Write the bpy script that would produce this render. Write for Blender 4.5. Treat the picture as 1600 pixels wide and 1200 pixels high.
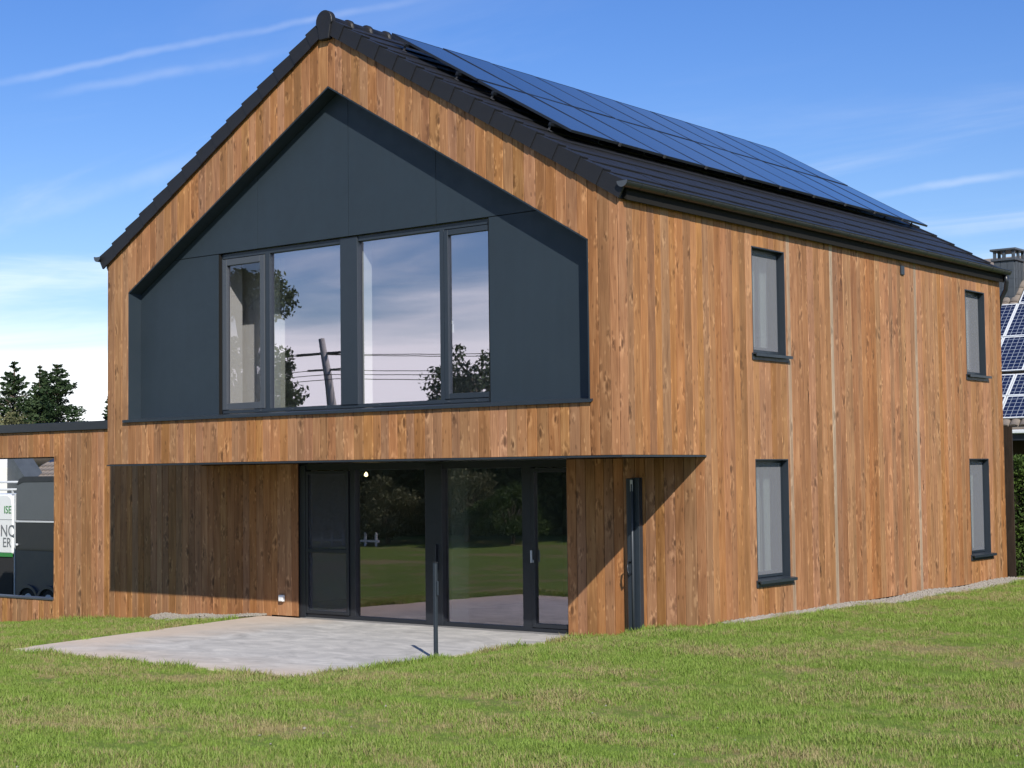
import bpy, bmesh, math, random
import numpy as np
from mathutils import Matrix, Vector

for o in list(bpy.data.objects):
    bpy.data.objects.remove(o)
sc = bpy.context.scene
COL = sc.collection
R = math.radians

# ------------------------------------------------------------------ camera
CAM = Vector((11.48776, -16.75008, 2.35049))
cf = Vector((-0.61891289, 0.78358121, 0.05428921))
cr = Vector((0.78428774, 0.62028576, -0.01176058))
cu = Vector((0.04289019, -0.03529959, 0.99845599))
cam = bpy.data.cameras.new('camera')
cam.sensor_width = 36.0
cam.lens = 2523.57 / 1600 * 36.0
cam.clip_start = 0.1
cam.clip_end = 3000
camo = bpy.data.objects.new('camera', cam)
COL.objects.link(camo)
camo.matrix_world = Matrix(((cr.x, cu.x, -cf.x, CAM.x), (cr.y, cu.y, -cf.y, CAM.y), (cr.z, cu.z, -cf.z, CAM.z), (0, 0, 0, 1)))
sc.camera = camo

# ------------------------------------------------------------------ sun, sky, exposure
SUN = Vector((1.26, -1.0, 1.13)).normalized()
EXPOSURE = 0.30
sc.view_settings.view_transform = 'Standard'
sc.view_settings.look = 'None'
sc.view_settings.exposure = EXPOSURE
sc.view_settings.gamma = 1.0
sc.view_settings.use_curve_mapping = False
sl = bpy.data.lights.new('sun', 'SUN')
sl.energy = 4.7
sl.angle = R(0.53)
sl.color = (1.0, 0.95, 0.86)
so = bpy.data.objects.new('sun', sl)
COL.objects.link(so)
so.rotation_euler = SUN.to_track_quat('Z', 'Y').to_euler()
so.location = (20, -20, 25)

world = bpy.data.worlds.new('World')
sc.world = world
world.use_nodes = True


class NT:
    """small helper round a node tree"""
    def __init__(self, tree):
        self.t = tree
        self.n = tree.nodes
        self.l = tree.links

    def new(self, kind, **kw):
        nd = self.n.new(kind)
        for k, v in kw.items():
            setattr(nd, k, v)
        return nd

    def put(self, sock, val):
        if isinstance(val, bpy.types.NodeSocket):
            self.l.new(val, sock)
        elif val is not None:
            sock.default_value = val

    def math(self, op, a, b=None, c=None, clamp=False):
        nd = self.new('ShaderNodeMath', operation=op, use_clamp=clamp)
        self.put(nd.inputs[0], a)
        self.put(nd.inputs[1], b)
        self.put(nd.inputs[2], c)
        return nd.outputs[0]

    def vmath(self, op, a, b=None, out=0):
        nd = self.new('ShaderNodeVectorMath', operation=op)
        self.put(nd.inputs[0], a)
        self.put(nd.inputs[1], b)
        return nd.outputs[out]

    def comb(self, x, y, z):
        nd = self.new('ShaderNodeCombineXYZ')
        self.put(nd.inputs[0], x)
        self.put(nd.inputs[1], y)
        self.put(nd.inputs[2], z)
        return nd.outputs[0]

    def sep(self, v):
        nd = self.new('ShaderNodeSeparateXYZ')
        self.put(nd.inputs[0], v)
        return nd.outputs

    def noise(self, vec, scale, detail=3.0, rough=0.5, dist=0.0, color=False):
        nd = self.new('ShaderNodeTexNoise')
        self.put(nd.inputs['Vector'], vec)
        nd.inputs['Scale'].default_value = scale
        nd.inputs['Detail'].default_value = detail
        nd.inputs['Roughness'].default_value = rough
        nd.inputs['Distortion'].default_value = dist
        return nd.outputs['Color' if color else 'Fac']

    def ss(self, v, a, b, lo=0.0, hi=1.0):
        nd = self.new('ShaderNodeMapRange', interpolation_type='SMOOTHSTEP')
        self.put(nd.inputs['Value'], v)
        nd.inputs['From Min'].default_value = a
        nd.inputs['From Max'].default_value = b
        nd.inputs['To Min'].default_value = lo
        nd.inputs['To Max'].default_value = hi
        return nd.outputs[0]

    def lin(self, v, a, b, lo=0.0, hi=1.0):
        nd = self.new('ShaderNodeMapRange')
        self.put(nd.inputs['Value'], v)
        nd.inputs['From Min'].default_value = a
        nd.inputs['From Max'].default_value = b
        nd.inputs['To Min'].default_value = lo
        nd.inputs['To Max'].default_value = hi
        return nd.outputs[0]

    def mix(self, fac, a, b, mode='MIX'):
        nd = self.new('ShaderNodeMix', data_type='RGBA', blend_type=mode)
        self.put(nd.inputs[0], fac)
        self.put(nd.inputs[6], c4(a))
        self.put(nd.inputs[7], c4(b))
        return nd.outputs[2]

    def ramp(self, fac, stops):
        nd = self.new('ShaderNodeValToRGB')
        el = nd.color_ramp.elements
        while len(el) < len(stops):
            el.new(0.5)
        for e, (p, c) in zip(el, stops):
            e.position = p
            e.color = c4(c)
        self.put(nd.inputs[0], fac)
        return nd.outputs[0]


def c4(c):
    if isinstance(c, (tuple, list)):
        return tuple(c) + (1.0,) if len(c) == 3 else tuple(c)
    return c


W = NT(world.node_tree)
W.n.clear()
wo = W.new('ShaderNodeOutputWorld')
bg = W.new('ShaderNodeBackground')
bg.inputs['Strength'].default_value = 0.088
W.l.new(bg.outputs[0], wo.inputs[0])
sky = W.new('ShaderNodeTexSky', sky_type='NISHITA')
sky.sun_disc = False
sky.sun_elevation = math.asin(SUN.z)
sky.sun_rotation = math.atan2(SUN.x, SUN.y)
sky.altitude = 300
sky.air_density = 1.0
sky.dust_density = 0.4
sky.ozone_density = 2.0
tc = W.new('ShaderNodeTexCoord')
D = W.vmath('NORMALIZE', tc.outputs['Generated'])
dx, dy, dz = W.sep(D)
# deeper blue away from the horizon, as a phone camera shows it
el_f = W.ss(dz, 0.04, 0.30)
tint = W.mix(el_f, (0.92, 1.02, 1.18), (0.55, 0.83, 1.31))
col = W.mix(1.0, sky.outputs[0], tint, 'MULTIPLY')
# thin streaky cirrus and a white bank low over the horizon
inv = W.math('DIVIDE', 1.0, W.math('ADD', W.math('MAXIMUM', dz, 0.0), 0.10))
cp = W.comb(W.math('MULTIPLY', dx, inv), W.math('MULTIPLY', dy, inv), 0.0)
rot = W.new('ShaderNodeMapping')
rot.inputs['Rotation'].default_value = (0, 0, R(-38))
rot.inputs['Scale'].default_value = (0.55, 1.6, 1.0)
W.l.new(cp, rot.inputs[0])
n1 = W.noise(rot.outputs[0], 1.15, 6.0, 0.58, 0.7)
cir = W.math('MULTIPLY', W.ss(n1, 0.47, 0.80), W.ss(dz, 0.30, 0.05, 0.06, 0.55))
col = W.mix(cir, col, (9.2, 9.6, 10.4))
n2 = W.noise(W.comb(W.math('MULTIPLY', dx, 2.4), W.math('MULTIPLY', dy, 2.4), W.math('MULTIPLY', dz, 22.0)), 1.0, 6.0, 0.60, 0.5)
bank = W.ss(W.math('ADD', W.math('MULTIPLY', dz, -6.0), n2), -0.28, 0.22)
bank = W.math('MULTIPLY', bank, 0.95)
col = W.mix(bank, col, (12.4, 12.6, 12.9))


def contrail(a, b, width, strength, soft=0.03):
    """an aircraft trail: a thin band along the great circle between two directions"""
    global col
    A = Vector(a).normalized()
    B = Vector(b).normalized()
    n = A.cross(B).normalized()
    t = n.cross(A).normalized()
    span = math.acos(A.dot(B))
    wob = W.math('MULTIPLY', W.math('SUBTRACT', W.noise(D, 26.0, 3.0, 0.6), 0.5), 0.006)
    off = W.math('ABSOLUTE', W.math('ADD', W.vmath('DOT_PRODUCT', D, tuple(n), 'Value'), wob))
    al = W.vmath('DOT_PRODUCT', D, tuple(t), 'Value')
    band = W.ss(off, width, 0.0)
    m = W.math('MULTIPLY', W.ss(al, -soft, soft), W.ss(al, math.sin(span) + soft, math.sin(span) - soft))
    front = W.math('GREATER_THAN', W.vmath('DOT_PRODUCT', D, tuple(A), 'Value'), 0.5)
    m = W.math('MULTIPLY', W.math('MULTIPLY', m, front), band)
    m = W.math('MULTIPLY', m, W.ss(W.noise(D, 14.0, 4.0, 0.6), 0.30, 0.62, 0.25, 1.0))
    col = W.mix(W.math('MULTIPLY', m, strength), col, (9.5, 9.9, 10.6))


contrail((-0.8066, 0.5446, 0.2297), (-0.6394, 0.7145, 0.2840), 0.0034, 0.15)
contrail((-0.7866, 0.5744, 0.2266), (-0.6978, 0.6701, 0.2532), 0.0045, 0.12)
contrail((-0.8017, 0.5767, 0.1573), (-0.7496, 0.6348, 0.1877), 0.0080, 0.16)
contrail((-0.4233, 0.8912, 0.1632), (-0.345, 0.9228, 0.1713), 0.0036, 0.22)
contrail((-0.3881, 0.9111, 0.1386), (-0.3172, 0.9367, 0.1467), 0.0060, 0.18)
W.l.new(col, bg.inputs[0])


# ------------------------------------------------------------------ object helpers
def tag(o, label, cat, group=None, kind=None):
    if label:
        o['label'] = label
    if cat:
        o['category'] = cat
    if group:
        o['group'] = group
    if kind:
        o['kind'] = kind
    return o


def link(name, me, parent=None, loc=None, rotz=0.0):
    o = bpy.data.objects.new(name, me)
    COL.objects.link(o)
    if loc is not None:
        o.location = loc
    if rotz:
        o.rotation_euler = (0, 0, rotz)
    if parent is not None:
        # every parent stands at its own place: keep the child's world position
        o.parent = parent
        o.matrix_parent_inverse = WM[parent.name].inverted()
    WM[o.name] = Matrix.LocRotScale(o.location, o.rotation_euler, None)
    return o


WM = {}


def empty(name, loc):
    return link(name, None, None, loc)


def mesh(name, verts, faces, mat, smooth=False):
    me = bpy.data.meshes.new(name)
    me.from_pydata([tuple(v) for v in verts], [], faces)
    me.validate()
    me.update()
    if mat is not None:
        me.materials.append(mat)
    if smooth:
        me.shade_smooth()
    return me


class MB:
    """collects solids for one mesh"""
    def __init__(self):
        self.v = []
        self.f = []

    def add(self, verts, faces):
        b = len(self.v)
        self.v += [tuple(v) for v in verts]
        self.f += [tuple(b + i for i in f) for f in faces]
        return self

    def box(self, x0, x1, y0, y1, z0, z1):
        v = [(x, y, z) for z in (z0, z1) for y in (y0, y1) for x in (x0, x1)]
        f = [(0, 2, 3, 1), (4, 5, 7, 6), (0, 1, 5, 4), (2, 6, 7, 3), (0, 4, 6, 2), (1, 3, 7, 5)]
        return self.add(v, f)

    def prism(self, pts, a, b, axis):
        """2D outline pushed from a to b along an axis ('x': pts=(y,z); 'y': pts=(x,z); 'z': pts=(x,y))"""
        def P(p, t):
            return {'x': (t, p[0], p[1]), 'y': (p[0], t, p[1]), 'z': (p[0], p[1], t)}[axis]
        n = len(pts)
        v = [P(p, a) for p in pts] + [P(p, b) for p in pts]
        f = [tuple(range(n)), tuple(range(2 * n - 1, n - 1, -1))]
        f += [(i, n + i, n + (i + 1) % n, (i + 1) % n) for i in range(n)]
        return self.add(v, f)

    def tube(self, path, rad, seg=8, cap=True):
        path = [Vector(p) for p in path]
        rads = rad if isinstance(rad, (list, tuple)) else [rad] * len(path)
        b = len(self.v)
        for i, p in enumerate(path):
            t = (path[min(i + 1, len(path) - 1)] - path[max(i - 1, 0)]).normalized()
            a = t.cross(Vector((0, 0, 1)))
            if a.length < 1e-3:
                a = t.cross(Vector((1, 0, 0)))
            a.normalize()
            c = t.cross(a).normalized()
            for k in range(seg):
                an = 2 * math.pi * k / seg
                q = p + (a * math.cos(an) + c * math.sin(an)) * rads[i]
                self.v.append(tuple(q))
        for i in range(len(path) - 1):
            for k in range(seg):
                k2 = (k + 1) % seg
                self.f.append((b + i * seg + k, b + i * seg + k2, b + (i + 1) * seg + k2, b + (i + 1) * seg + k))
        if cap:
            self.f.append(tuple(b + k for k in reversed(range(seg))))
            e = b + (len(path) - 1) * seg
            self.f.append(tuple(e + k for k in range(seg)))
        return self

    def build(self, name, mat, parent=None, smooth=False, bevel=0.0, origin=None):
        vs = self.v
        if origin is not None:
            o0 = Vector(origin)
            vs = [tuple(Vector(v) - o0) for v in vs]
        me = mesh(name, vs, self.f, mat)
        bm = bmesh.new()
        bm.from_mesh(me)
        bmesh.ops.recalc_face_normals(bm, faces=bm.faces)
        if bevel > 0:
            bmesh.ops.bevel(bm, geom=[e for e in bm.edges if len(e.link_faces) == 2 and e.calc_face_angle(0) > 0.5],
                            offset=bevel, segments=1, affect='EDGES', clamp_overlap=True)
        bm.to_mesh(me)
        bm.free()
        if smooth:
            me.shade_smooth()
        return link(name, me, parent, origin if origin is not None else (0, 0, 0))


def part_box(name, x0, x1, y0, y1, z0, z1, mat, parent, bevel=0.0):
    c = ((x0 + x1) / 2, (y0 + y1) / 2, (z0 + z1) / 2)
    return MB().box(x0, x1, y0, y1, z0, z1).build(name, mat, parent, bevel=bevel, origin=c)


def sheet_with_holes(u0, u1, z0, z1, holes, plane, a, b, name, mat, parent):
    """a wall slab with rectangular openings; plane 'x' (u=y) or 'y' (u=x); a,b: the two faces"""
    us = sorted({u0, u1} | {h[0] for h in holes} | {h[1] for h in holes})
    zs = sorted({z0, z1} | {h[2] for h in holes} | {h[3] for h in holes})
    us = [u for u in us if u0 <= u <= u1]
    zs = [z for z in zs if z0 <= z <= z1]

    def full(i, j):
        if i < 0 or j < 0 or i >= len(us) - 1 or j >= len(zs) - 1:
            return False
        cu_, cz_ = (us[i] + us[i + 1]) / 2, (zs[j] + zs[j + 1]) / 2
        return not any(h[0] < cu_ < h[1] and h[2] < cz_ < h[3] for h in holes)

    def P(u, z, t):
        return (t, u, z) if plane == 'x' else (u, t, z)
    m = MB()
    for i in range(len(us) - 1):
        for j in range(len(zs) - 1):
            if not full(i, j):
                continue
            q = [(us[i], zs[j]), (us[i + 1], zs[j]), (us[i + 1], zs[j + 1]), (us[i], zs[j + 1])]
            for t in (a, b):
                m.add([P(u, z, t) for u, z in q], [(0, 1, 2, 3)])
            for k, (di, dj) in enumerate(((0, -1), (1, 0), (0, 1), (-1, 0))):
                if not full(i + di, j + dj):
                    (p, q2) = q[k], q[(k + 1) % 4]
                    m.add([P(*p, a), P(*q2, a), P(*q2, b), P(*p, b)], [(0, 1, 2, 3)])
    me = mesh(name, m.v, m.f, mat)
    bm = bmesh.new()
    bm.from_mesh(me)
    bmesh.ops.remove_doubles(bm, verts=bm.verts, dist=1e-5)
    bmesh.ops.recalc_face_normals(bm, faces=bm.faces)
    bm.to_mesh(me)
    bm.free()
    return link(name, me, parent, (0, 0, 0))


# ------------------------------------------------------------------ materials
MATS = {}


def pmat(name, color=(0.5, 0.5, 0.5), rough=0.5, metal=0.0, spec=0.5, build=None):
    m = bpy.data.materials.new(name)
    m.use_nodes = True
    t = NT(m.node_tree)
    b = t.n['Principled BSDF']
    b.inputs['Base Color'].default_value = c4(color)
    b.inputs['Roughness'].default_value = rough
    b.inputs['Metallic'].default_value = metal
    b.inputs['Specular IOR Level'].default_value = spec
    if build:
        build(t, b)
    MATS[name] = m
    return m


def mottled(color, amount=0.15, scale=3.0, rough=0.5, rvar=0.1, bump=0.0, bscale=60.0):
    def f(t, b):
        tcn = t.new('ShaderNodeTexCoord')
        n = t.noise(tcn.outputs['Object'], scale, 5.0, 0.6)
        lo = tuple(c * (1 - amount) for c in color)
        hi = tuple(min(1, c * (1 + amount)) for c in color)
        t.put(b.inputs['Base Color'], t.mix(n, lo, hi))
        t.put(b.inputs['Roughness'], t.lin(t.noise(tcn.outputs['Object'], scale * 4, 3.0), 0.3, 0.7, rough - rvar, rough + rvar))
        if bump:
            bp = t.new('ShaderNodeBump')
            bp.inputs['Strength'].default_value = bump
            bp.inputs['Distance'].default_value = 0.01
            t.put(bp.inputs['Height'], t.noise(tcn.outputs['Object'], bscale, 4.0))
            t.l.new(bp.outputs[0], b.inputs['Normal'])
    return f


def panel_nodes(color):
    def f(t, b):
        tcn = t.new('ShaderNodeTexCoord')
        p = tcn.outputs['Object']
        x, y, z = t.sep(p)
        big = t.noise(p, 0.9, 4.0, 0.6)
        run = t.noise(t.comb(t.math('MULTIPLY', x, 7.0), 0.0, t.math('MULTIPLY', z, 0.6)), 1.0, 4.0, 0.65)
        k = t.math('ADD', t.lin(big, 0.3, 0.7, -0.10, 0.10), t.lin(run, 0.35, 0.75, -0.04, 0.16))
        c = t.mix(t.math('ADD', 0.35, k, clamp=True), tuple(v * 0.85 for v in color), tuple(v * 1.28 for v in color))
        t.put(b.inputs['Base Color'], c)
        t.put(b.inputs['Roughness'], t.lin(t.noise(p, 6.0, 4.0), 0.3, 0.7, 0.44, 0.58))
        b.inputs['Specular IOR Level'].default_value = 0.35
        bp = t.new('ShaderNodeBump')
        bp.inputs['Strength'].default_value = 0.06
        bp.inputs['Distance'].default_value = 0.02
        t.put(bp.inputs['Height'], t.noise(p, 1.1, 2.0))
        t.l.new(bp.outputs[0], b.inputs['Normal'])
    return f


def wood_material(name, dark, mid, light, knots=1.0, grey=0.0):
    def f(t, b):
        tcn = t.new('ShaderNodeTexCoord')
        oi = t.new('ShaderNodeObjectInfo')
        r = oi.outputs['Random']
        x, y, z = t.sep(tcn.outputs['Object'])
        rz = t.math('MULTIPLY', r, 137.0)
        ru = t.math('MULTIPLY', r, 53.0)
        zz = t.math('ADD', z, rz)
        # slow sideways wander of the grain
        wan = t.math('MULTIPLY', t.math('SUBTRACT', t.noise(t.comb(ru, t.math('MULTIPLY', y, 2.0), zz), 1.6, 2.0), 0.5), 0.09)
        xw = t.math('ADD', x, wan)
        # knots: random cells, longer along the board
        vo = t.new('ShaderNodeTexVoronoi', voronoi_dimensions='3D')
        t.put(vo.inputs['Vector'], t.comb(t.math('ADD', t.math('MULTIPLY', xw, 6.4), ru), t.math('MULTIPLY', zz, 2.7), ru))
        vo.inputs['Scale'].default_value = 1.0
        d = vo.outputs['Distance']
        sel = t.sep(vo.outputs['Color'])
        on = t.math('GREATER_THAN', sel[0], 0.44)
        size = t.math('MULTIPLY_ADD', sel[1], 0.17, 0.10)
        dn = t.math('DIVIDE', d, size)
        core = t.math('MULTIPLY', t.ss(dn, 1.0, 0.45), on)
        ring = t.math('MULTIPLY', t.math('MULTIPLY', t.ss(dn, 2.6, 1.0), t.ss(dn, 0.7, 1.15)), on)
        pull = t.math('MULTIPLY', t.ss(dn, 3.2, 0.4), on)
        # grain that flows round the knots
        gx = t.math('ADD', t.math('MULTIPLY', xw, 95.0), t.math('MULTIPLY', pull, 2.4))
        g1 = t.noise(t.comb(t.math('ADD', gx, ru), ru, t.math('MULTIPLY', zz, 2.2)), 1.0, 4.0, 0.6)
        g2 = t.noise(t.comb(t.math('ADD', t.math('MULTIPLY', xw, 16.0), ru), ru, t.math('MULTIPLY', zz, 1.1)), 1.0, 3.0, 0.55, 0.6)
        g = t.math('MULTIPLY_ADD', g1, 0.45, t.math('MULTIPLY', g2, 0.55))
        base = t.ramp(g, [(0.26, dark), (0.50, mid), (0.76, light)])
        # light flame beside the knot on one side, dark on the other
        side = t.noise(t.comb(t.math('MULTIPLY', xw, 22.0), ru, t.math('MULTIPLY', zz, 9.0)), 1.0, 2.0)
        fl = t.math('MULTIPLY', ring, t.ss(side, 0.42, 0.62))
        dk = t.math('MULTIPLY', ring, t.ss(side, 0.56, 0.38))
        base = t.mix(t.math('MULTIPLY', fl, 0.60 * knots), base, tuple(min(1, c * 1.25) for c in light))
        base = t.mix(t.math('MULTIPLY', dk, 0.55 * knots), base, tuple(c * 0.55 for c in dark))
        base = t.mix(t.math('MULTIPLY', core, 0.72 * knots), base, tuple(c * 0.38 for c in dark))
        # small flecks and pin knots
        v2 = t.new('ShaderNodeTexVoronoi', voronoi_dimensions='3D')
        t.put(v2.inputs['Vector'], t.comb(t.math('ADD', t.math('MULTIPLY', xw, 17.0), ru), t.math('MULTIPLY', zz, 6.5), ru))
        v2.inputs['Scale'].default_value = 1.0
        s2 = t.sep(v2.outputs['Color'])
        fk = t.math('MULTIPLY', t.ss(v2.outputs['Distance'], 0.30, 0.12), t.math('GREATER_THAN', s2[0], 0.40))
        lightfk = t.math('GREATER_THAN', s2[1], 0.55)
        base = t.mix(t.math('MULTIPLY', t.math('MULTIPLY', fk, lightfk), 0.55 * knots), base, tuple(min(1, c * 1.2) for c in light))
        base = t.mix(t.math('MULTIPLY', t.math('MULTIPLY', fk, t.math('SUBTRACT', 1.0, lightfk)), 0.55 * knots), base, tuple(c * 0.6 for c in dark))
        # each board its own tone, and blotchy stain along it
        hs = t.new('ShaderNodeHueSaturation')
        wn = t.new('ShaderNodeTexWhiteNoise', noise_dimensions='1D')
        t.put(wn.inputs['W'], t.math('MULTIPLY', r, 917.0))
        wc = t.sep(wn.outputs['Color'])
        t.put(hs.inputs['Hue'], t.lin(wc[0], 0, 1, 0.494, 0.503))
        t.put(hs.inputs['Saturation'], t.lin(wc[1], 0, 1, 0.93, 1.07))
        st = t.noise(t.comb(ru, t.math('MULTIPLY', xw, 2.0), t.math('MULTIPLY', zz, 0.9)), 1.0, 4.0, 0.6)
        t.put(hs.inputs['Value'], t.math('MULTIPLY', t.lin(wc[2], 0, 1, 0.83, 1.18), t.lin(st, 0.3, 0.7, 0.80, 1.15)))
        t.put(hs.inputs['Color'], base)
        t.put(b.inputs['Base Color'], hs.outputs[0])
        t.put(b.inputs['Roughness'], t.lin(g1, 0.3, 0.7, 0.52, 0.70))
        b.inputs['Specular IOR Level'].default_value = 0.28
        bp = t.new('ShaderNodeBump')
        bp.inputs['Strength'].default_value = 0.35
        bp.inputs['Distance'].default_value = 0.004
        t.put(bp.inputs['Height'], t.math('ADD', g1, t.math('MULTIPLY', core, 0.6)))
        t.l.new(bp.outputs[0], b.inputs['Normal'])
    return pmat(name, mid, 0.6, build=f)


WOOD = wood_material('stained_larch', (0.165, 0.071, 0.028), (0.315, 0.150, 0.062), (0.455, 0.246, 0.115))
WOOD_GREY = wood_material('weathered_larch', (0.19, 0.125, 0.075), (0.29, 0.205, 0.135), (0.37, 0.275, 0.19), 0.6)
WOOD_DARK = wood_material('dark_stained_board', (0.018, 0.012, 0.008), (0.035, 0.022, 0.014), (0.05, 0.034, 0.022), 0.5)
ANTH = pmat('anthracite_panel', build=panel_nodes((0.023, 0.034, 0.045)))
ANTH_M = pmat('anthracite_metal', build=mottled((0.022, 0.030, 0.040), 0.10, 4.0, 0.40, 0.06))
BLACK_M = pmat('black_metal', build=mottled((0.016, 0.019, 0.025), 0.15, 5.0, 0.34, 0.06))
STEEL = pmat('galvanised_steel', build=mottled((0.48, 0.50, 0.52), 0.12, 6.0, 0.38, 0.08))
DULL = pmat('dull_aluminium', build=mottled((0.045, 0.045, 0.048), 0.15, 6.0, 0.5, 0.08))
MEMBRANE = pmat('black_membrane', (0.012, 0.011, 0.010), 0.85, spec=0.2)
TILE = pmat('black_clay_tile', build=mottled((0.0165, 0.0165, 0.019), 0.25, 3.0, 0.46, 0.10, 0.15, 45.0), spec=0.3)
PLASTER = pmat('white_plaster', build=mottled((0.74, 0.73, 0.70), 0.05, 2.0, 0.8, 0.05))
ROOMFLOOR = pmat('grey_screed', build=mottled((0.22, 0.21, 0.20), 0.15, 1.5, 0.6, 0.1))
WHITE_P = pmat('white_plastic', (0.75, 0.75, 0.74), 0.4)
CURTAIN = pmat('net_curtain', build=mottled((0.80, 0.81, 0.82), 0.05, 4.0, 0.9, 0.02))


def glass_material(name, ior, tint, base):
    m = bpy.data.materials.new(name)
    m.use_nodes = True
    t = NT(m.node_tree)
    t.n.clear()
    out = t.new('ShaderNodeOutputMaterial')
    tr = t.new('ShaderNodeBsdfTransparent')
    tr.inputs[0].default_value = c4(tint)
    gl = t.new('ShaderNodeBsdfGlossy')
    gl.inputs['Roughness'].default_value = 0.0
    gl.inputs['Color'].default_value = (0.96, 0.89, 1.0, 1)
    fr = t.new('ShaderNodeFresnel')
    fr.inputs['IOR'].default_value = ior
    # float glass is never quite flat: the mirrored world bends a little
    tcn = t.new('ShaderNodeTexCoord')
    bp = t.new('ShaderNodeBump')
    bp.inputs['Strength'].default_value = 0.02
    bp.inputs['Distance'].default_value = 0.012
    t.put(bp.inputs['Height'], t.noise(tcn.outputs['Object'], 1.3, 1.0))
    t.l.new(bp.outputs[0], gl.inputs['Normal'])
    mx = t.new('ShaderNodeMixShader')
    geo = t.new('ShaderNodeNewGeometry')
    outer = t.math('SUBTRACT', 1.0, geo.outputs['Backfacing'])
    t.put(mx.inputs[0], t.math('MULTIPLY', t.math('ADD', fr.outputs[0], base, clamp=True), outer))
    t.l.new(tr.outputs[0], mx.inputs[1])
    t.l.new(gl.outputs[0], mx.inputs[2])
    t.l.new(mx.outputs[0], out.inputs[0])
    return m


GLASS = glass_material('solar_control_glass', 1.5, (0.95, 0.97, 0.96), 0.46)
GLASS_SIDE = glass_material('side_glass', 1.5, (0.90, 0.94, 0.92), 0.12)
GLASS_LOW = glass_material('clear_glass', 1.5, (0.72, 0.77, 0.75), 0.26)


def mesh_material(name, color, cover):
    m = bpy.data.materials.new(name)
    m.use_nodes = True
    t = NT(m.node_tree)
    t.n.clear()
    out = t.new('ShaderNodeOutputMaterial')
    tr = t.new('ShaderNodeBsdfTransparent')
    df = t.new('ShaderNodeBsdfDiffuse')
    df.inputs[0].default_value = c4(color)
    mx = t.new('ShaderNodeMixShader')
    mx.inputs[0].default_value = cover
    t.l.new(tr.outputs[0], mx.inputs[1])
    t.l.new(df.outputs[0], mx.inputs[2])
    t.l.new(mx.outputs[0], out.inputs[0])
    return m


MESH = mesh_material('insect_mesh', (0.26, 0.265, 0.285), 0.42)


def lawn_nodes(t):
    """shared large-scale patches: how dry the turf is at a place"""
    geo = t.new('ShaderNodeNewGeometry')
    pos = geo.outputs['Position']
    st = t.new('ShaderNodeMapping')
    st.inputs['Rotation'].default_value = (0, 0, R(-38))
    st.inputs['Scale'].default_value = (0.6, 1.5, 1.0)
    t.l.new(pos, st.inputs[0])
    a = t.noise(st.outputs[0], 0.62, 4.0, 0.62, 0.4)
    b2 = t.noise(pos, 3.1, 3.0, 0.6)
    return pos, t.math('MULTIPLY_ADD', a, 0.72, t.math('MULTIPLY', b2, 0.28))


def f_soil(t, b):
    pos, dry = lawn_nodes(t)
    n = t.noise(pos, 38.0, 4.0, 0.7)
    green = t.mix(n, (0.085, 0.130, 0.022), (0.175, 0.240, 0.048))
    straw = t.mix(n, (0.150, 0.115, 0.055), (0.340, 0.270, 0.140))
    t.put(b.inputs['Base Color'], t.mix(t.math('MULTIPLY', t.ss(dry, 0.47, 0.62), 0.75), green, straw))
    b.inputs['Roughness'].default_value = 0.95
    b.inputs['Specular IOR Level'].default_value = 0.1
    bp = t.new('ShaderNodeBump')
    bp.inputs['Strength'].default_value = 0.8
    bp.inputs['Distance'].default_value = 0.02
    t.put(bp.inputs['Height'], n)
    t.l.new(bp.outputs[0], b.inputs['Normal'])


def f_grass(t, b):
    pos, dry = lawn_nodes(t)
    oi = t.new('ShaderNodeObjectInfo')
    tcn = t.new('ShaderNodeTexCoord')
    n = t.noise(pos, 9.0, 3.0, 0.6)
    g = t.mix(n, (0.145, 0.238, 0.032), (0.310, 0.410, 0.082))
    s = t.mix(n, (0.290, 0.235, 0.100), (0.490, 0.400, 0.210))
    k = t.math('ADD', dry, t.lin(oi.outputs['Random'], 0, 1, -0.12, 0.12))
    c = t.mix(t.ss(k, 0.460, 0.640), g, s)
    t.put(b.inputs['Base Color'], c)
    b.inputs['Roughness'].default_value = 0.6
    b.inputs['Specular IOR Level'].default_value = 0.25
    tl = t.new('ShaderNodeBsdfTranslucent')
    t.put(tl.inputs[0], t.mix(0.5, c, (0.20, 0.30, 0.03)))
    mx = t.new('ShaderNodeMixShader')
    mx.inputs[0].default_value = 0.30
    out = t.n['Material Output']
    t.l.new(b.outputs[0], mx.inputs[1])
    t.l.new(tl.outputs[0], mx.inputs[2])
    t.l.new(mx.outputs[0], out.inputs[0])


SOIL = pmat('lawn_soil', build=f_soil)
GRASS = pmat('grass_blade', build=f_grass)


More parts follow.
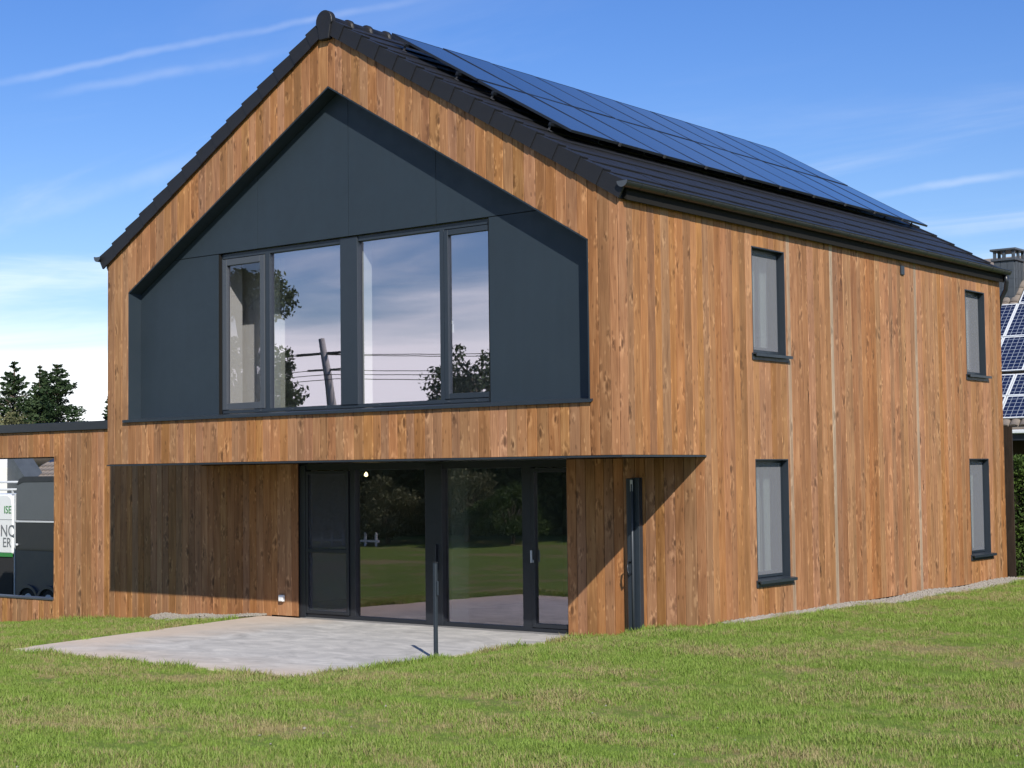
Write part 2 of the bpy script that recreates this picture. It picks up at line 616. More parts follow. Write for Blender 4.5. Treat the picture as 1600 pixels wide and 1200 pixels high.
def f_concrete(t, b):
    geo = t.new('ShaderNodeNewGeometry')
    pos = geo.outputs['Position']
    x, y, z = t.sep(pos)
    # trowel streaks run along the house; sandy film towards the two outer edges
    st = t.noise(t.comb(t.math('MULTIPLY', x, 1.0), t.math('MULTIPLY', y, 1.7), 0.0), 1.7, 8.0, 0.68, 1.0)
    fine = t.noise(pos, 55.0, 3.0, 0.6)
    c = t.ramp(st, [(0.30, (0.33, 0.32, 0.305)), (0.47, (0.45, 0.435, 0.415)), (0.66, (0.60, 0.575, 0.54))])
    patch = t.noise(pos, 0.8, 4.0, 0.6)
    ed = t.math('MAXIMUM', t.ss(t.math('ADD', y, t.math('MULTIPLY', patch, 1.5)), -1.4, -3.0), t.ss(t.math('ADD', x, t.math('MULTIPLY', patch, 2.0)), -5.4, -7.0))
    c = t.mix(t.math('MULTIPLY', ed, 0.72), c, (0.62, 0.49, 0.375))
    rim = t.math('MAXIMUM', t.ss(y, -3.36, -3.50), t.ss(x, -2.20, -2.06))
    c = t.mix(t.math('MULTIPLY', rim, 0.7), c, (0.58, 0.50, 0.34))
    c = t.mix(t.lin(fine, 0.3, 0.7, 0.0, 0.22), c, (0.22, 0.21, 0.20))
    t.put(b.inputs['Base Color'], c)
    b.inputs['Roughness'].default_value = 0.72
    b.inputs['Specular IOR Level'].default_value = 0.3
    bp = t.new('ShaderNodeBump')
    bp.inputs['Strength'].default_value = 0.25
    bp.inputs['Distance'].default_value = 0.006
    t.put(bp.inputs['Height'], t.math('ADD', st, t.math('MULTIPLY', fine, 0.4)))
    t.l.new(bp.outputs[0], b.inputs['Normal'])


CONCRETE = pmat('trowelled_concrete', build=f_concrete)


def f_solar(t, b):
    tcn = t.new('ShaderNodeTexCoord')
    x, y, z = t.sep(tcn.outputs['Object'])
    # black cells, hair-fine grid
    gx = t.math('ABSOLUTE', t.math('SUBTRACT', t.math('FRACT', t.math('MULTIPLY', x, 6.15)), 0.5))
    gy = t.math('ABSOLUTE', t.math('SUBTRACT', t.math('FRACT', t.math('MULTIPLY', y, 6.15)), 0.5))
    ln = t.math('GREATER_THAN', t.math('MAXIMUM', gx, gy), 0.485)
    t.put(b.inputs['Base Color'], t.mix(ln, (0.012, 0.022, 0.060), (0.018, 0.028, 0.062)))
    b.inputs['Roughness'].default_value = 0.07
    b.inputs['IOR'].default_value = 1.50
    b.inputs['Coat Weight'].default_value = 0.0
    b.inputs['Coat IOR'].default_value = 1.5
    b.inputs['Coat Roughness'].default_value = 0.03


SOLAR = pmat('black_solar_glass', build=f_solar)


def f_solar_blue(t, b):
    tcn = t.new('ShaderNodeTexCoord')
    x, y, z = t.sep(tcn.outputs['Object'])
    gx = t.math('ABSOLUTE', t.math('SUBTRACT', t.math('FRACT', t.math('MULTIPLY', x, 6.0)), 0.5))
    gy = t.math('ABSOLUTE', t.math('SUBTRACT', t.math('FRACT', t.math('MULTIPLY', y, 6.0)), 0.5))
    ln = t.math('GREATER_THAN', t.math('MAXIMUM', gx, gy), 0.455)
    t.put(b.inputs['Base Color'], t.mix(ln, (0.010, 0.016, 0.050), (0.30, 0.33, 0.38)))
    b.inputs['Roughness'].default_value = 0.12


SOLAR_BLUE = pmat('blue_solar_cells', build=f_solar_blue)
WHITE_M = pmat('white_aluminium', build=mottled((0.62, 0.64, 0.66), 0.05, 5.0, 0.35, 0.05))


def leaf_mat(name, a, b_, trans=0.25, scale=1.2):
    def f(t, b):
        geo = t.new('ShaderNodeNewGeometry')
        n = t.noise(geo.outputs['Position'], scale, 3.0, 0.6)
        c = t.mix(t.ss(n, 0.32, 0.68), a, b_)
        t.put(b.inputs['Base Color'], c)
        b.inputs['Roughness'].default_value = 0.6
        b.inputs['Specular IOR Level'].default_value = 0.2
        tl = t.new('ShaderNodeBsdfTranslucent')
        t.put(tl.inputs[0], c)
        mx = t.new('ShaderNodeMixShader')
        mx.inputs[0].default_value = trans
        t.l.new(b.outputs[0], mx.inputs[1])
        t.l.new(tl.outputs[0], mx.inputs[2])
        t.l.new(mx.outputs[0], t.n['Material Output'].inputs[0])
    return pmat(name, build=f)


SPRUCE = leaf_mat('spruce_needles', (0.022, 0.045, 0.018), (0.055, 0.085, 0.035), 0.15, 0.5)
OLIVE = leaf_mat('olive_leaves', (0.085, 0.095, 0.040), (0.170, 0.165, 0.080), 0.25, 0.6)
HEDGE_L = leaf_mat('hedge_leaves', (0.030, 0.060, 0.012), (0.080, 0.125, 0.025), 0.25, 3.0)
DARKTREE = leaf_mat('dark_leaves', (0.022, 0.040, 0.012), (0.060, 0.085, 0.028), 0.2, 0.7)
HEDGE_D = leaf_mat('tall_hedge_leaves', (0.045, 0.070, 0.022), (0.170, 0.190, 0.085), 0.35, 0.9)
BARK = pmat('bark', build=mottled((0.10, 0.075, 0.055), 0.3, 6.0, 0.9, 0.05, 0.6, 12.0))
GRAVEL_M = pmat('pale_gravel', build=mottled((0.27, 0.245, 0.21), 0.6, 30.0, 0.85, 0.05))
SLATE = pmat('slate', build=mottled((0.060, 0.070, 0.082), 0.3, 3.0, 0.55, 0.1, 0.3, 10.0))

# ------------------------------------------------------------------ ground
HW, HL = 10.25, 12.57        # house width and length
ZS, ZE, SL = 2.55, 5.82, 0.587   # soffit, eaves, roof slope
RX = -HW / 2
DP = 2.0                     # depth of the ground-floor recess
ZB = 0.27                    # board ends along the side wall


def sstep(x, a, b):
    t = np.clip((x - a) / (b - a), 0, 1)
    return t * t * (3 - 2 * t)


def ground_h(x, y):
    x = np.asarray(x, float)
    y = np.asarray(y, float)
    h = 0.25 * sstep(x, -2.1, 0.25)
    h = h + 0.034 * np.clip(-3.75 - y, 0, 14)
    left = np.clip(-8.8 - x, 0, 15)
    h = h - 0.065 * left * sstep(y, -9.0, -2.0)
    bump = 0.020 * np.sin(x * 1.3 + y * 0.7) * np.sin(y * 1.1 - x * 0.4) + 0.012 * np.sin(2.7 * x + 1.0) * np.sin(2.3 * y)
    near = sstep(np.hypot(x - 4, y + 6), 26, 16)
    edge = sstep(np.maximum(np.maximum(-8.6 - x, x + 1.9), -3.7 - y), 0.0, 0.8)
    return h + bump * near * np.clip(edge, 0, 1) - 0.012


TER = (-8.25, -2.02, -3.56, DP)   # x0,x1,y0,y1 of the terrace


def ter_left(y):
    return -7.82 - 0.85 * (y - TER[2]) / 5.56



def lawn_z(x, y):
    h = ground_h(x, y)
    inside = (np.asarray(x) > ter_left(np.asarray(y)) + 0.10) & (np.asarray(x) < TER[1] - 0.06) & (np.asarray(y) > TER[2] + 0.06) & (np.asarray(y) < 12.4)
    inside2 = (np.asarray(x) > -10.1) & (np.asarray(x) < -0.15) & (np.asarray(y) > DP + 0.15) & (np.asarray(y) < 12.4)
    return np.where(inside | inside2, np.minimum(h, -0.14), h)


def axis_pts(lo, hi, step, far):
    core = list(np.arange(lo, hi + 1e-6, step))
    out, d, s = [], 0, step
    v = hi
    while v < far:
        s *= 1.35
        v += s
        out.append(v)
    pre = []
    v, s = lo, step
    while v > -far:
        s *= 1.35
        v -= s
        pre.append(v)
    return np.array(pre[::-1] + core + out)


gx = axis_pts(-19, 14, 0.15, 900)
gy = axis_pts(-19, 24, 0.15, 900)
XX, YY = np.meshgrid(gx, gy, indexing='xy')
ZZ = lawn_z(XX, YY)
nv = XX.size
idx = np.arange(nv).reshape(XX.shape)
quads = np.stack([idx[:-1, :-1], idx[:-1, 1:], idx[1:, 1:], idx[1:, :-1]], -1).reshape(-1, 4)


def np_mesh(name, V, F, mat, smooth=False):
    """mesh from numpy arrays: V (n,3), F (m,k)"""
    me = bpy.data.meshes.new(name)
    V = np.asarray(V, np.float32)
    F = np.asarray(F, np.int32)
    k = F.shape[1]
    me.vertices.add(len(V))
    me.vertices.foreach_set('co', V.ravel())
    me.loops.add(F.size)
    me.loops.foreach_set('vertex_index', F.ravel())
    me.polygons.add(len(F))
    me.polygons.foreach_set('loop_start', np.arange(len(F), dtype=np.int32) * k)
    me.update(calc_edges=True)
    if mat is not None:
        me.materials.append(mat)
    if smooth:
        me.shade_smooth()
    return me


lawn = link('lawn', np_mesh('lawn', np.stack([XX, YY, ZZ], -1).reshape(-1, 3), quads, SOIL, True), None, (0, 0, 0))
tag(lawn, 'patchy green lawn sloping down to the terrace', None, kind='structure')

ter = MB().prism([(ter_left(TER[2]), TER[2]), (TER[1], TER[2]), (TER[1], TER[3] - 0.03), (ter_left(TER[3]), TER[3] - 0.03)], -0.13, 0.0, 'z').build('terrace', CONCRETE, bevel=0.006)
tag(ter, 'pale trowelled concrete terrace in front of the glazing', None, kind='structure')

# ------------------------------------------------------------------ the wooden house
house = tag(empty('wooden_house', (RX, 6.0, 0.0)),
            'two-storey gabled house clad in vertical orange-brown boards with black tiled roof', 'house')
rnd = random.Random(11)


def plank_mesh(w, zb0, zb1, zt0, zt1, th, mat):
    """one board: chamfered front edges; bottom and top may be cut on a slope. local x across, y into the wall"""
    ch = 0.0045
    prof = [(0.0, th), (0.0, ch), (ch, 0.0), (w - ch, 0.0), (w, ch), (w, th)]
    v = []
    for (u, d) in prof:
        v.append((u, d, zb0 + (zb1 - zb0) * u / w))
    for (u, d) in prof:
        v.append((u, d, zt0 + (zt1 - zt0) * u / w))
    n = 6
    f = [tuple(range(n)), tuple(range(2 * n - 1, n - 1, -1))]
    f += [(i, n + i, n + (i + 1) % n, (i + 1) % n) for i in range(n)]
    f = [tuple(reversed(q)) for q in f]
    return mesh('plank', v, f, mat)


GAP = 0.006


def plank(parent, plane, at, u0, u1, zb0, zb1, zt0, zt1, mat=WOOD, label=None, sign=1):
    """plane 'y': board on a wall facing -Y at y=at, u is x.  plane 'x': on a wall facing +X at x=at, u is y"""
    if u1 - u0 < 0.02 or max(zt0 - zb0, zt1 - zb1) < 0.02:
        return None
    w = u1 - u0 - GAP
    base = min(zb0, zb1)
    me = plank_mesh(w, zb0 - base, zb1 - base, zt0 - base, zt1 - base, 0.022, mat)
    proud = rnd.uniform(-0.0025, 0.0025)
    if plane == 'y':
        o = link('plank', me, parent, (u0 + GAP / 2, at + proud, base))
    else:
        o = link('plank', me, parent, (at - proud, u0 + GAP / 2, base), R(90))
    if label:
        o['label'] = label
    return o


def columns(u0, u1, stops=(), wmin=0.13, wmax=0.20):
    """board edges between u0 and u1, with edges forced at the stops"""
    marks = [u0] + sorted(s for s in stops if u0 < s < u1) + [u1]
    out = []
    for a, b in zip(marks, marks[1:]):
        n = max(1, round((b - a) / 0.168))
        ws = [rnd.choice((0.145, 0.165, 0.165, 0.19)) * rnd.uniform(0.97, 1.03) for _ in range(n)]
        k = (b - a) / sum(ws)
        u = a
        for w in ws:
            out.append((u, u + w * k))
            u += w * k
    return out


# --- front wall (upper storey and gable)
LX, RXO, BZ, AZ = -9.72, -0.484, 3.26, 8.04        # opening of the big gable recess
OSL = (AZ - 5.35) / (RX - LX)                       # slope of the opening's top
DR = 0.25


def z_gable(x):
    return ZE + SL * min(x + HW, -x)


def z_open(x):
    return AZ - OSL * abs(x - RX)


ZT = 0.03     # boards run up behind the verge tiles
m = MB()
yb0, yb1 = 0.026, 0.30
m.prism([(-HW + 0.03, ZS + 0.02), (-0.03, ZS + 0.02), (-0.03, BZ - 0.02), (-HW + 0.03, BZ - 0.02)], yb0, yb1, 'y')
m.prism([(-HW + 0.03, BZ - 0.02), (LX - 0.02, BZ - 0.02), (LX - 0.02, z_gable(LX - 0.02)), (-HW + 0.03, z_gable(-HW + 0.03))], yb0, yb1, 'y')
m.prism([(RXO + 0.02, BZ - 0.02), (-0.03, BZ - 0.02), (-0.03, z_gable(-0.03)), (RXO + 0.02, z_gable(RXO + 0.02))], yb0, yb1, 'y')
m.prism([(LX - 0.02, z_open(LX) + 0.02), (RX, AZ + 0.03), (RX, z_gable(RX)), (LX - 0.02, z_gable(LX - 0.02))], yb0, yb1, 'y')
m.prism([(RXO + 0.02, z_open(RXO) + 0.02), (RXO + 0.02, z_gable(RXO + 0.02)), (RX, z_gable(RX)), (RX, AZ + 0.03)], yb0, yb1, 'y')
front = m.build('front_wall', MEMBRANE, house)
for (a, b) in columns(-HW, -0.024, (LX, RX, RXO)):
    mid = (a + b) / 2
    ta, tb = z_gable(a) + ZT, z_gable(b) + ZT
    if LX < mid < RXO:
        plank(front, 'y', 0.0, a, b, z_open(a), z_open(b), ta, tb)
    else:
        plank(front, 'y', 0.0, a, b, ZS, ZS, ta, tb)
for (a, b) in columns(LX, RXO):
    plank(front, 'y', 0.0, a, b, ZS, ZS, BZ - 0.035, BZ - 0.035)

# dark drip profile under the front boards and round the corner
m = MB()
m.box(-HW, 0.012, -0.012, 0.03, ZS - 0.028, ZS - 0.006)
m.box(-0.03, 0.012, 0.032, DP, ZS - 0.028, ZS - 0.006)
m.build('drip_profile', ANTH_M, house)
part_box('soffit', -HW + 0.02, -0.032, 0.032, DP + 0.05, ZS - 0.02, ZS + 0.015, BLACK_M, house)

# --- side wall
WIN = [(3.33, 4.29, 4.00, 5.53), (3.33, 4.29, 0.78, 2.49), (10.93, 11.82, 4.00, 5.53), (10.93, 11.82, 0.78, 2.49)]
holes = list(WIN)
side = sheet_with_holes(DP + 0.03, HL, ZB - 0.12, ZE + 0.1, holes, 'x', -0.026, -0.30, 'side_wall', MEMBRANE, house)
sheet_with_holes(0.30, DP + 0.03, ZS + 0.02, ZE + 0.1, [], 'x', -0.026, -0.30, 'side_wall_end', MEMBRANE, house)
GREY = {4.40: 0.10, 5.76: 0.10, 8.82: 0.10}

def merge_stops(vals):
    out = []
    for v in sorted(vals):
        if out and v - out[-1] < 0.045:
            continue
        out.append(v)
    return out


def side_spans(y):
    """(z0,z1) runs of board at a place along the side wall"""
    z0 = ZS if y < DP else ZB
    runs = [(z0, ZE - 0.005)]
    for (a, b, c, d) in WIN:
        if a < y < b:
            new = []
            for (p, q) in runs:
                if c < q and d > p:
                    if c - p > 0.02:
                        new.append((p, c - 0.06))
                    if q - d > 0.02:
                        new.append((d, q))
                else:
                    new.append((p, q))
            runs = new
    return runs


rnd.seed(23)
st = [DP] + [v for w in (WIN[0], WIN[2]) for v in w[:2]]
for g, gw in GREY.items():
    st += [g - gw / 2, g + gw / 2]
for (a, b) in columns(-0.001, HL, merge_stops(st)):
    mid = (a + b) / 2
    grey = any(abs(mid - g) < 0.03 for g in GREY)
    for (p, q) in side_spans(mid):
        plank(side, 'x', 0.0, a, b, p, p, q, q, WOOD_GREY if grey else WOOD,
              'narrow greyed board on the side wall' if grey else None)

# --- ground-floor wall inside the recess (faces -Y at y = DP)
GX0, GX1 = -7.86, -2.35
rec = part_box('recess_wall', -HW, GX0, DP + 0.026, DP + 0.25, -0.2, ZS + 0.02, MEMBRANE, house)
rec2 = part_box('recess_wall', GX1, -0.03, DP + 0.026, DP + 0.25, -0.05, ZS + 0.02, MEMBRANE, house)
rnd.seed(5)
for (a, b) in columns(-HW, GX0):
    zb = 0.02 - 0.10 * min(1.0, max(0.0, (-8.5 - a) / 1.0))
    plank(rec, 'y', DP, a, b, zb, zb, ZS - 0.03, ZS - 0.03)
for (a, b) in columns(GX1, -0.024):
    plank(rec2, 'y', DP, a, b, 0.01, 0.01, ZS - 0.03, ZS - 0.03)

# --- left and rear walls, floors, room shells (what the panes look into)
m = MB()
m.box(-HW, -HW + 0.24, DP + 0.26, HL - 0.27, -0.1, ZE + 0.08)
m.build('far_side_wall', WOOD_DARK, house)
m = MB()
m.prism([(-HW, -0.1), (-0.31, -0.1), (-0.31, ZE), (RX, ZE - SL * RX - 0.1), (-HW, ZE)], HL - 0.26, HL - 0.02, 'y')
m.build('rear_wall', WOOD_DARK, house)
m = MB()
m.box(-HW + 0.03, -0.31, 0.32, HL - 0.27, ZS + 0.03, ZS + 0.30)
m.build('upper_floor', ROOMFLOOR, house)
m = MB()
m.box(-HW + 0.25, -0.31, DP + 0.05, HL - 0.27, -0.12, 0.012)
m.build('room_floor', ROOMFLOOR, house)
m = MB()
m.box(-HW + 0.25, -0.31, 0.85, HL - 0.28, 5.86, 5.92)
m.build('room_ceiling', PLASTER, house)
m = MB()
for (x0, x1, y0, y1, z0, z1) in [
        (-9.6, -0.9, 5.4, 5.5, 2.86, 5.86), (-9.6, -9.5, 0.55, 5.4, 2.86, 5.86), (-0.9, -0.8, 0.55, 5.4, 2.86, 5.86),
        (-9.6, -7.86, 0.42, 0.52, 2.86, 5.86), (-2.22, -0.9, 0.42, 0.52, 2.86, 5.86),
        (-7.86, -2.22, 0.42, 0.52, 5.80, 5.86), (-7.86, -2.22, 0.42, 0.60, 2.86, 3.30),
        (-5.17, -4.83, 0.42, 0.60, 3.30, 5.80), (-7.96, -7.86, 0.42, 0.80, 3.30, 5.80),
        (-8.6, -7.25, 1.05, 1.15, 2.86, 5.80), (-9.9, -1.3, 7.4, 7.5, 0.012, 2.54), (-9.9, -9.8, 2.4, 7.4, 0.012, 2.54), (-1.3, -1.2, 2.4, 7.4, 0.012, 2.54),
        (-5.08, -4.78, 2.30, 2.70, 0.012, 2.54), (-6.42, -6.36, 4.2, 7.3, 0.012, 2.54)]:
    m.box(x0, x1, y0, y1, z0, z1)
m.build('room_walls', PLASTER, house)
part_box('room_ceiling', -9.8, -1.3, 2.32, 7.4, 2.545, 2.565, PLASTER, house)

# --- recess lining, cladding panels
m = MB()
t = 0.018
m.box(LX, LX + t, 0.004, DR, BZ, z_open(LX) - 0.01)
m.box(RXO - t, RXO, 0.004, DR, BZ, z_open(RXO) - 0.01)
m.prism([(LX, z_open(LX) - 0.024), (RX, AZ - 0.026), (RX, AZ - 0.002), (LX, z_open(LX))], 0.004, DR, 'y')
m.prism([(RXO, z_open(RXO) - 0.024), (RXO, z_open(RXO)), (RX, AZ - 0.002), (RX, AZ - 0.026)], 0.004, DR, 'y')
lining = m.build('recess_lining', ANTH, house)
WX0, WX1, WZ0, WZ1 = -7.80, -2.32, 3.31, 5.82     # window band
g = 0.008


def panel(pts):
    MB().prism(pts, DR, DR + 0.012, 'y').build('cladding_panel', ANTH, lining)


zc = z_open(LX) - 0.03
HZ = 5.83
xs = LX + (HZ - z_open(LX)) / OSL      # where the horizontal seam meets the slope
panel([(LX + t + 0.001, BZ + 0.03), (WX0 - g, BZ + 0.03), (WX0 - g, HZ - g), (xs + 0.04, HZ - g), (LX + t + 0.001, zc + 0.01)])
xr_ = 2 * RX - xs
panel([(WX1 + g, BZ + 0.03), (RXO - t - 0.001, BZ + 0.03), (RXO - t - 0.001, zc + 0.01), (xr_ - 0.04, HZ - g), (WX1 + g, HZ - g)])
cuts = [xs + 0.06, -6.90, -4.96, -3.26, xr_ - 0.06]
for a, b in zip(cuts, cuts[1:]):
    pts = [(a + g / 2, HZ + g / 2), (b - g / 2, HZ + g / 2), (b - g / 2, z_open(b) - 0.028)]
    if a < RX < b:
        pts.append((RX, AZ - 0.03))
    pts.append((a + g / 2, z_open(a) - 0.028))
    panel(pts)
m = MB()   # dark sheet behind the panels
m.prism([(LX, BZ), (WX0 + 0.02, BZ), (WX0 + 0.02, HZ + 0.02), (WX1 - 0.02, HZ + 0.02), (WX1 - 0.02, BZ), (RXO, BZ), (RXO, z_open(RXO)), (RX, AZ), (LX, z_open(LX))], DR + 0.016, DR + 0.12, 'y')
m.build('backing_board', MEMBRANE, lining)

# --- upper window band
YF = DR + 0.05
m = MB()
m.box(WX0, WX1 + 0.08, YF, YF + 0.09, WZ1 - 0.075, WZ1)           # head
m.box(WX0, WX1 + 0.08, YF, YF + 0.09, WZ0, WZ0 + 0.055)           # foot
m.box(WX0, WX0 + 0.035, YF, YF + 0.09, WZ0, WZ1)
m.box(WX1 - 0.005, WX1 + 0.08, YF, YF + 0.09, WZ0, WZ1)
m.box(-6.79, -6.69, YF + 0.001, YF + 0.09, WZ0 + 0.05, WZ1 - 0.07)
m.box(-5.17, -4.82, YF - 0.02, YF + 0.09, WZ0 + 0.05, WZ1 - 0.002)
m.box(-3.25, -3.17, YF + 0.001, YF + 0.09, WZ0 + 0.05, WZ1 - 0.07)
band = m.build('window_band', ANTH_M, house, bevel=0.003)


def sash(parent, x0, x1, z0, z1, y, wd, mat, name='sash'):
    mm = MB()
    mm.box(x0, x0 + wd, y, y + 0.07, z0, z1)
    mm.box(x1 - wd, x1, y, y + 0.07, z0, z1)
    mm.box(x0 + wd, x1 - wd, y + 0.0005, y + 0.07, z0, z0 + wd)
    mm.box(x0 + wd, x1 - wd, y + 0.0005, y + 0.07, z1 - wd, z1)
    return mm.build(name, mat, parent, bevel=0.003)


def pane(parent, x0, x1, z0, z1, y, mat=GLASS):
    return part_box('pane', x0, x1, y, y + 0.012, z0, z1, mat, parent)


FRAME_G = pmat('grey_frame', build=mottled((0.060, 0.068, 0.080), 0.08, 4.0, 0.42, 0.05))
sash(band, -7.755, -6.80, WZ0 + 0.06, WZ1 - 0.085, YF - 0.012, 0.10, FRAME_G)
pane(band, -7.66, -6.895, WZ0 + 0.155, WZ1 - 0.18, YF + 0.03, glass_material('film_covered_glass', 1.45, (0.84, 0.84, 0.85), 0.14))
pane(band, -6.70, -5.16, WZ0 + 0.05, WZ1 - 0.07, YF + 0.05)
pane(band, -4.83, -3.24, WZ0 + 0.05, WZ1 - 0.07, YF + 0.05)
sash(band, -3.16, -2.25, WZ0 + 0.06, WZ1 - 0.085, YF - 0.012, 0.075, ANTH_M)
pane(band, -3.09, -2.32, WZ0 + 0.13, WZ1 - 0.155, YF + 0.03)
h = MB()
h.box(-3.125, -3.10, YF + 0.06, YF + 0.13, 4.42, 4.47)
h.box(-3.125, -3.10, YF + 0.105, YF + 0.13, 4.30, 4.47)
h.build('handle', WHITE_P, band, bevel=0.004)
m = MB()
m.prism([(-0.045, BZ - 0.035), (-0.045, BZ + 0.006), (YF + 0.02, BZ + 0.045), (YF + 0.02, BZ + 0.015), (-0.03, BZ - 0.02), (-0.03, BZ - 0.035)], LX - 0.09, RXO + 0.05, 'x')
sill = m.build('sill', ANTH_M, band)
for x in (-6.9, -6.2, -5.5, -4.4, -3.8, -3.1, -2.6):
    part_box('drain_cap', x - 0.02, x + 0.02, YF - 0.006, YF - 0.0005, WZ0 + 0.02, WZ0 + 0.034, FRAME_G, band)

# --- ground-floor glazing
GY = DP + 0.07
GZ0, GZ1 = 0.012, 2.49
m = MB()
m.box(GX0 + 0.006, GX1 + 0.10, GY, GY + 0.12, GZ1 - 0.08, GZ1 + 0.03)
m.box(GX0 + 0.006, GX1 + 0.10, GY, GY + 0.12, GZ0, GZ0 + 0.06)
m.box(GX0 + 0.006, GX0 + 0.13, GY - 0.03, GY + 0.12, GZ0, GZ1)
m.box(-6.74, -6.62, GY + 0.001, GY + 0.12, GZ0 + 0.05, GZ1 - 0.07)
m.box(-5.11, -4.76, GY - 0.02, GY + 0.12, GZ0 + 0.004, GZ1 - 0.01)
m.box(-3.22, -3.05, GY + 0.001, GY + 0.12, GZ0 + 0.05, GZ1 - 0.07)
m.box(GX1 - 0.03, GX1 + 0.10, GY + 0.001, GY + 0.12, GZ0 + 0.05, GZ1 - 0.07)
door = m.build('sliding_door', BLACK_M, house, bevel=0.003)
s1 = sash(door, -7.72, -6.75, GZ0 + 0.065, GZ1 - 0.09, GY - 0.025, 0.05, BLACK_M, 'door_leaf')
part_box('mid_rail', -7.67, -6.80, GY - 0.02, GY + 0.05, 1.07, 1.13, BLACK_M, door, 0.003)
SCREEN = mesh_material('door_mesh', (0.085, 0.092, 0.105), 0.34)
pane(door, -7.67, -6.80, 0.125, 1.07, GY + 0.035, GLASS_LOW)
part_box('insect_screen', -7.67, -6.80, GY + 0.012, GY + 0.014, 0.125, 1.07, SCREEN, door)
pane(door, -7.67, -6.80, 1.13, GZ1 - 0.14, GY + 0.035, GLASS_LOW)
part_box('insect_screen', -7.67, -6.80, GY + 0.012, GY + 0.014, 1.13, GZ1 - 0.14, SCREEN, door)
pane(door, -6.63, -5.10, GZ0 + 0.05, GZ1 - 0.07, GY + 0.06, GLASS_LOW)
pane(door, -4.77, -3.21, GZ0 + 0.05, GZ1 - 0.07, GY + 0.06, GLASS_LOW)
sash(door, -3.04, -2.33, GZ0 + 0.065, GZ1 - 0.09, GY - 0.015, 0.06, BLACK_M, 'door_leaf')
pane(door, -2.98, -2.38, 0.135, GZ1 - 0.15, GY + 0.03, GLASS_LOW)
h = MB()
h.box(-3.02, -2.995, GY - 0.07, GY - 0.015, 1.02, 1.06)
h.box(-3.02, -2.995, GY - 0.075, GY - 0.05, 1.02, 1.20)
h.build('handle', STEEL, door, bevel=0.004)
h = MB()
h.box(-4.90, -4.86, GY - 0.065, GY - 0.02, 0.85, 1.25)
h.build('handle', BLACK_M, door, bevel=0.006)

# --- side windows
for i, (y0, y1, z0, z1) in enumerate(WIN):
    w = link('window', None, house, (-0.1, (y0 + y1) / 2, z0))
    w['label'] = ['upper side window next to the gable', 'lower side window next to the gable',
                  'upper side window at the rear corner', 'lower side window at the rear corner'][i]
    m = MB()
    m.box(-0.20, -0.001, y0 + 0.001, y0 + 0.016, z0, z1 - 0.001)
    m.box(-0.20, -0.001, y1 - 0.016, y1 - 0.001, z0, z1 - 0.001)
    m.box(-0.20, -0.001, y0 + 0.016, y1 - 0.016, z1 - 0.016, z1 - 0.001)
    m.build('reveal', ANTH_M, w)
    m = MB()
    fx0, fx1 = -0.19, -0.115
    fw = 0.065
    m.box(fx0, fx1, y0 + 0.016, y0 + 0.016 + fw, z0 + 0.02, z1 - 0.017)
    m.box(fx0, fx1, y1 - 0.016 - fw, y1 - 0.016, z0 + 0.02, z1 - 0.017)
    m.box(fx0, fx1 + 0.0005, y0 + 0.016 + fw, y1 - 0.016 - fw, z0 + 0.02, z0 + 0.10)
    m.box(fx0, fx1 + 0.0005, y0 + 0.016 + fw, y1 - 0.016 - fw, z1 - 0.10, z1 - 0.017)
    m.build('frame', ANTH_M, w, bevel=0.003)
    part_box('pane', -0.155, -0.143, y0 + 0.08, y1 - 0.08, z0 + 0.099, z1 - 0.099, GLASS_SIDE, w)
    m = MB()
    m.prism([(-0.20, z0 + 0.022), (0.085, z0 - 0.008), (0.085, z0 - 0.050), (0.070, z0 - 0.050), (0.070, z0 - 0.022), (0.02, z0 - 0.02), (0.02, z0 - 0.10), (-0.01, z0 - 0.10), (-0.20, z0 - 0.02)], y0 - 0.045, y1 + 0.05, 'y')
    m.build('sill', ANTH_M, w)
    part_box('insect_screen', -0.112, -0.110, y0 + 0.05, y1 - 0.05, z0 + 0.06, z1 - 0.06, MESH, w)
    # two gathered lengths of net curtain behind the pane, the dim room between them
    wr = random.Random(40 + i)
    for (fa, fb) in ((0.02, 0.24), (0.50 + wr.uniform(-0.05, 0.05), 0.66), (0.80, 0.98)):
        n = 40
        V, F = [], []
        ph = [wr.uniform(0, 6.28) for _ in range(3)]
        for k in range(n + 1):
            yy = y0 + (y1 - y0) * (fa + (fb - fa) * k / n)
            xx = -0.33 + 0.022 * math.sin(k * 0.62 + ph[0]) + 0.012 * math.sin(k * 1.3 + ph[1])
            lean = 0.05 * (k / n - 0.5) + 0.02 * math.sin(ph[2])
            V += [(xx, yy - lean, z0 - 0.05), (xx + 0.004, yy, z1 + 0.05)]
            if k:
                F.append((2 * k - 2, 2 * k, 2 * k + 1, 2 * k - 1))
        link('curtain', mesh('curtain', V, F, CURTAIN, True), w, (0, 0, 0))
    part_box('reveal_lining', -0.5, -0.36, y0 - 0.04, y0 - 0.02, z0 - 0.1, z1 + 0.1, PLASTER, w)
    # dark room box behind
part_box('room_partition', -0.62, -0.60, DP + 0.3, HL - 0.3, 0.02, 2.5, PLASTER, house)
part_box('room_partition', -0.62, -0.60, 5.6, HL - 0.3, 2.87, 5.85, PLASTER, house)

# small dark vent cover high on the side wall
part_box('vent_cover', 0.001, 0.03, 8.24, 8.36, 5.55, 5.70, ANTH_M, house, 0.004)
# socket on the recess wall
m = MB()
m.box(-8.27, -8.16, DP - 0.055, DP - 0.003, 0.25, 0.36)
sk = m.build('outdoor_socket', WHITE_P, house, bevel=0.008)
part_box('lid', -8.255, -8.175, DP - 0.066, DP - 0.056, 0.262, 0.335, WHITE_P, sk, 0.003)
sk['label'] = 'small white weatherproof socket low on the dark boards'

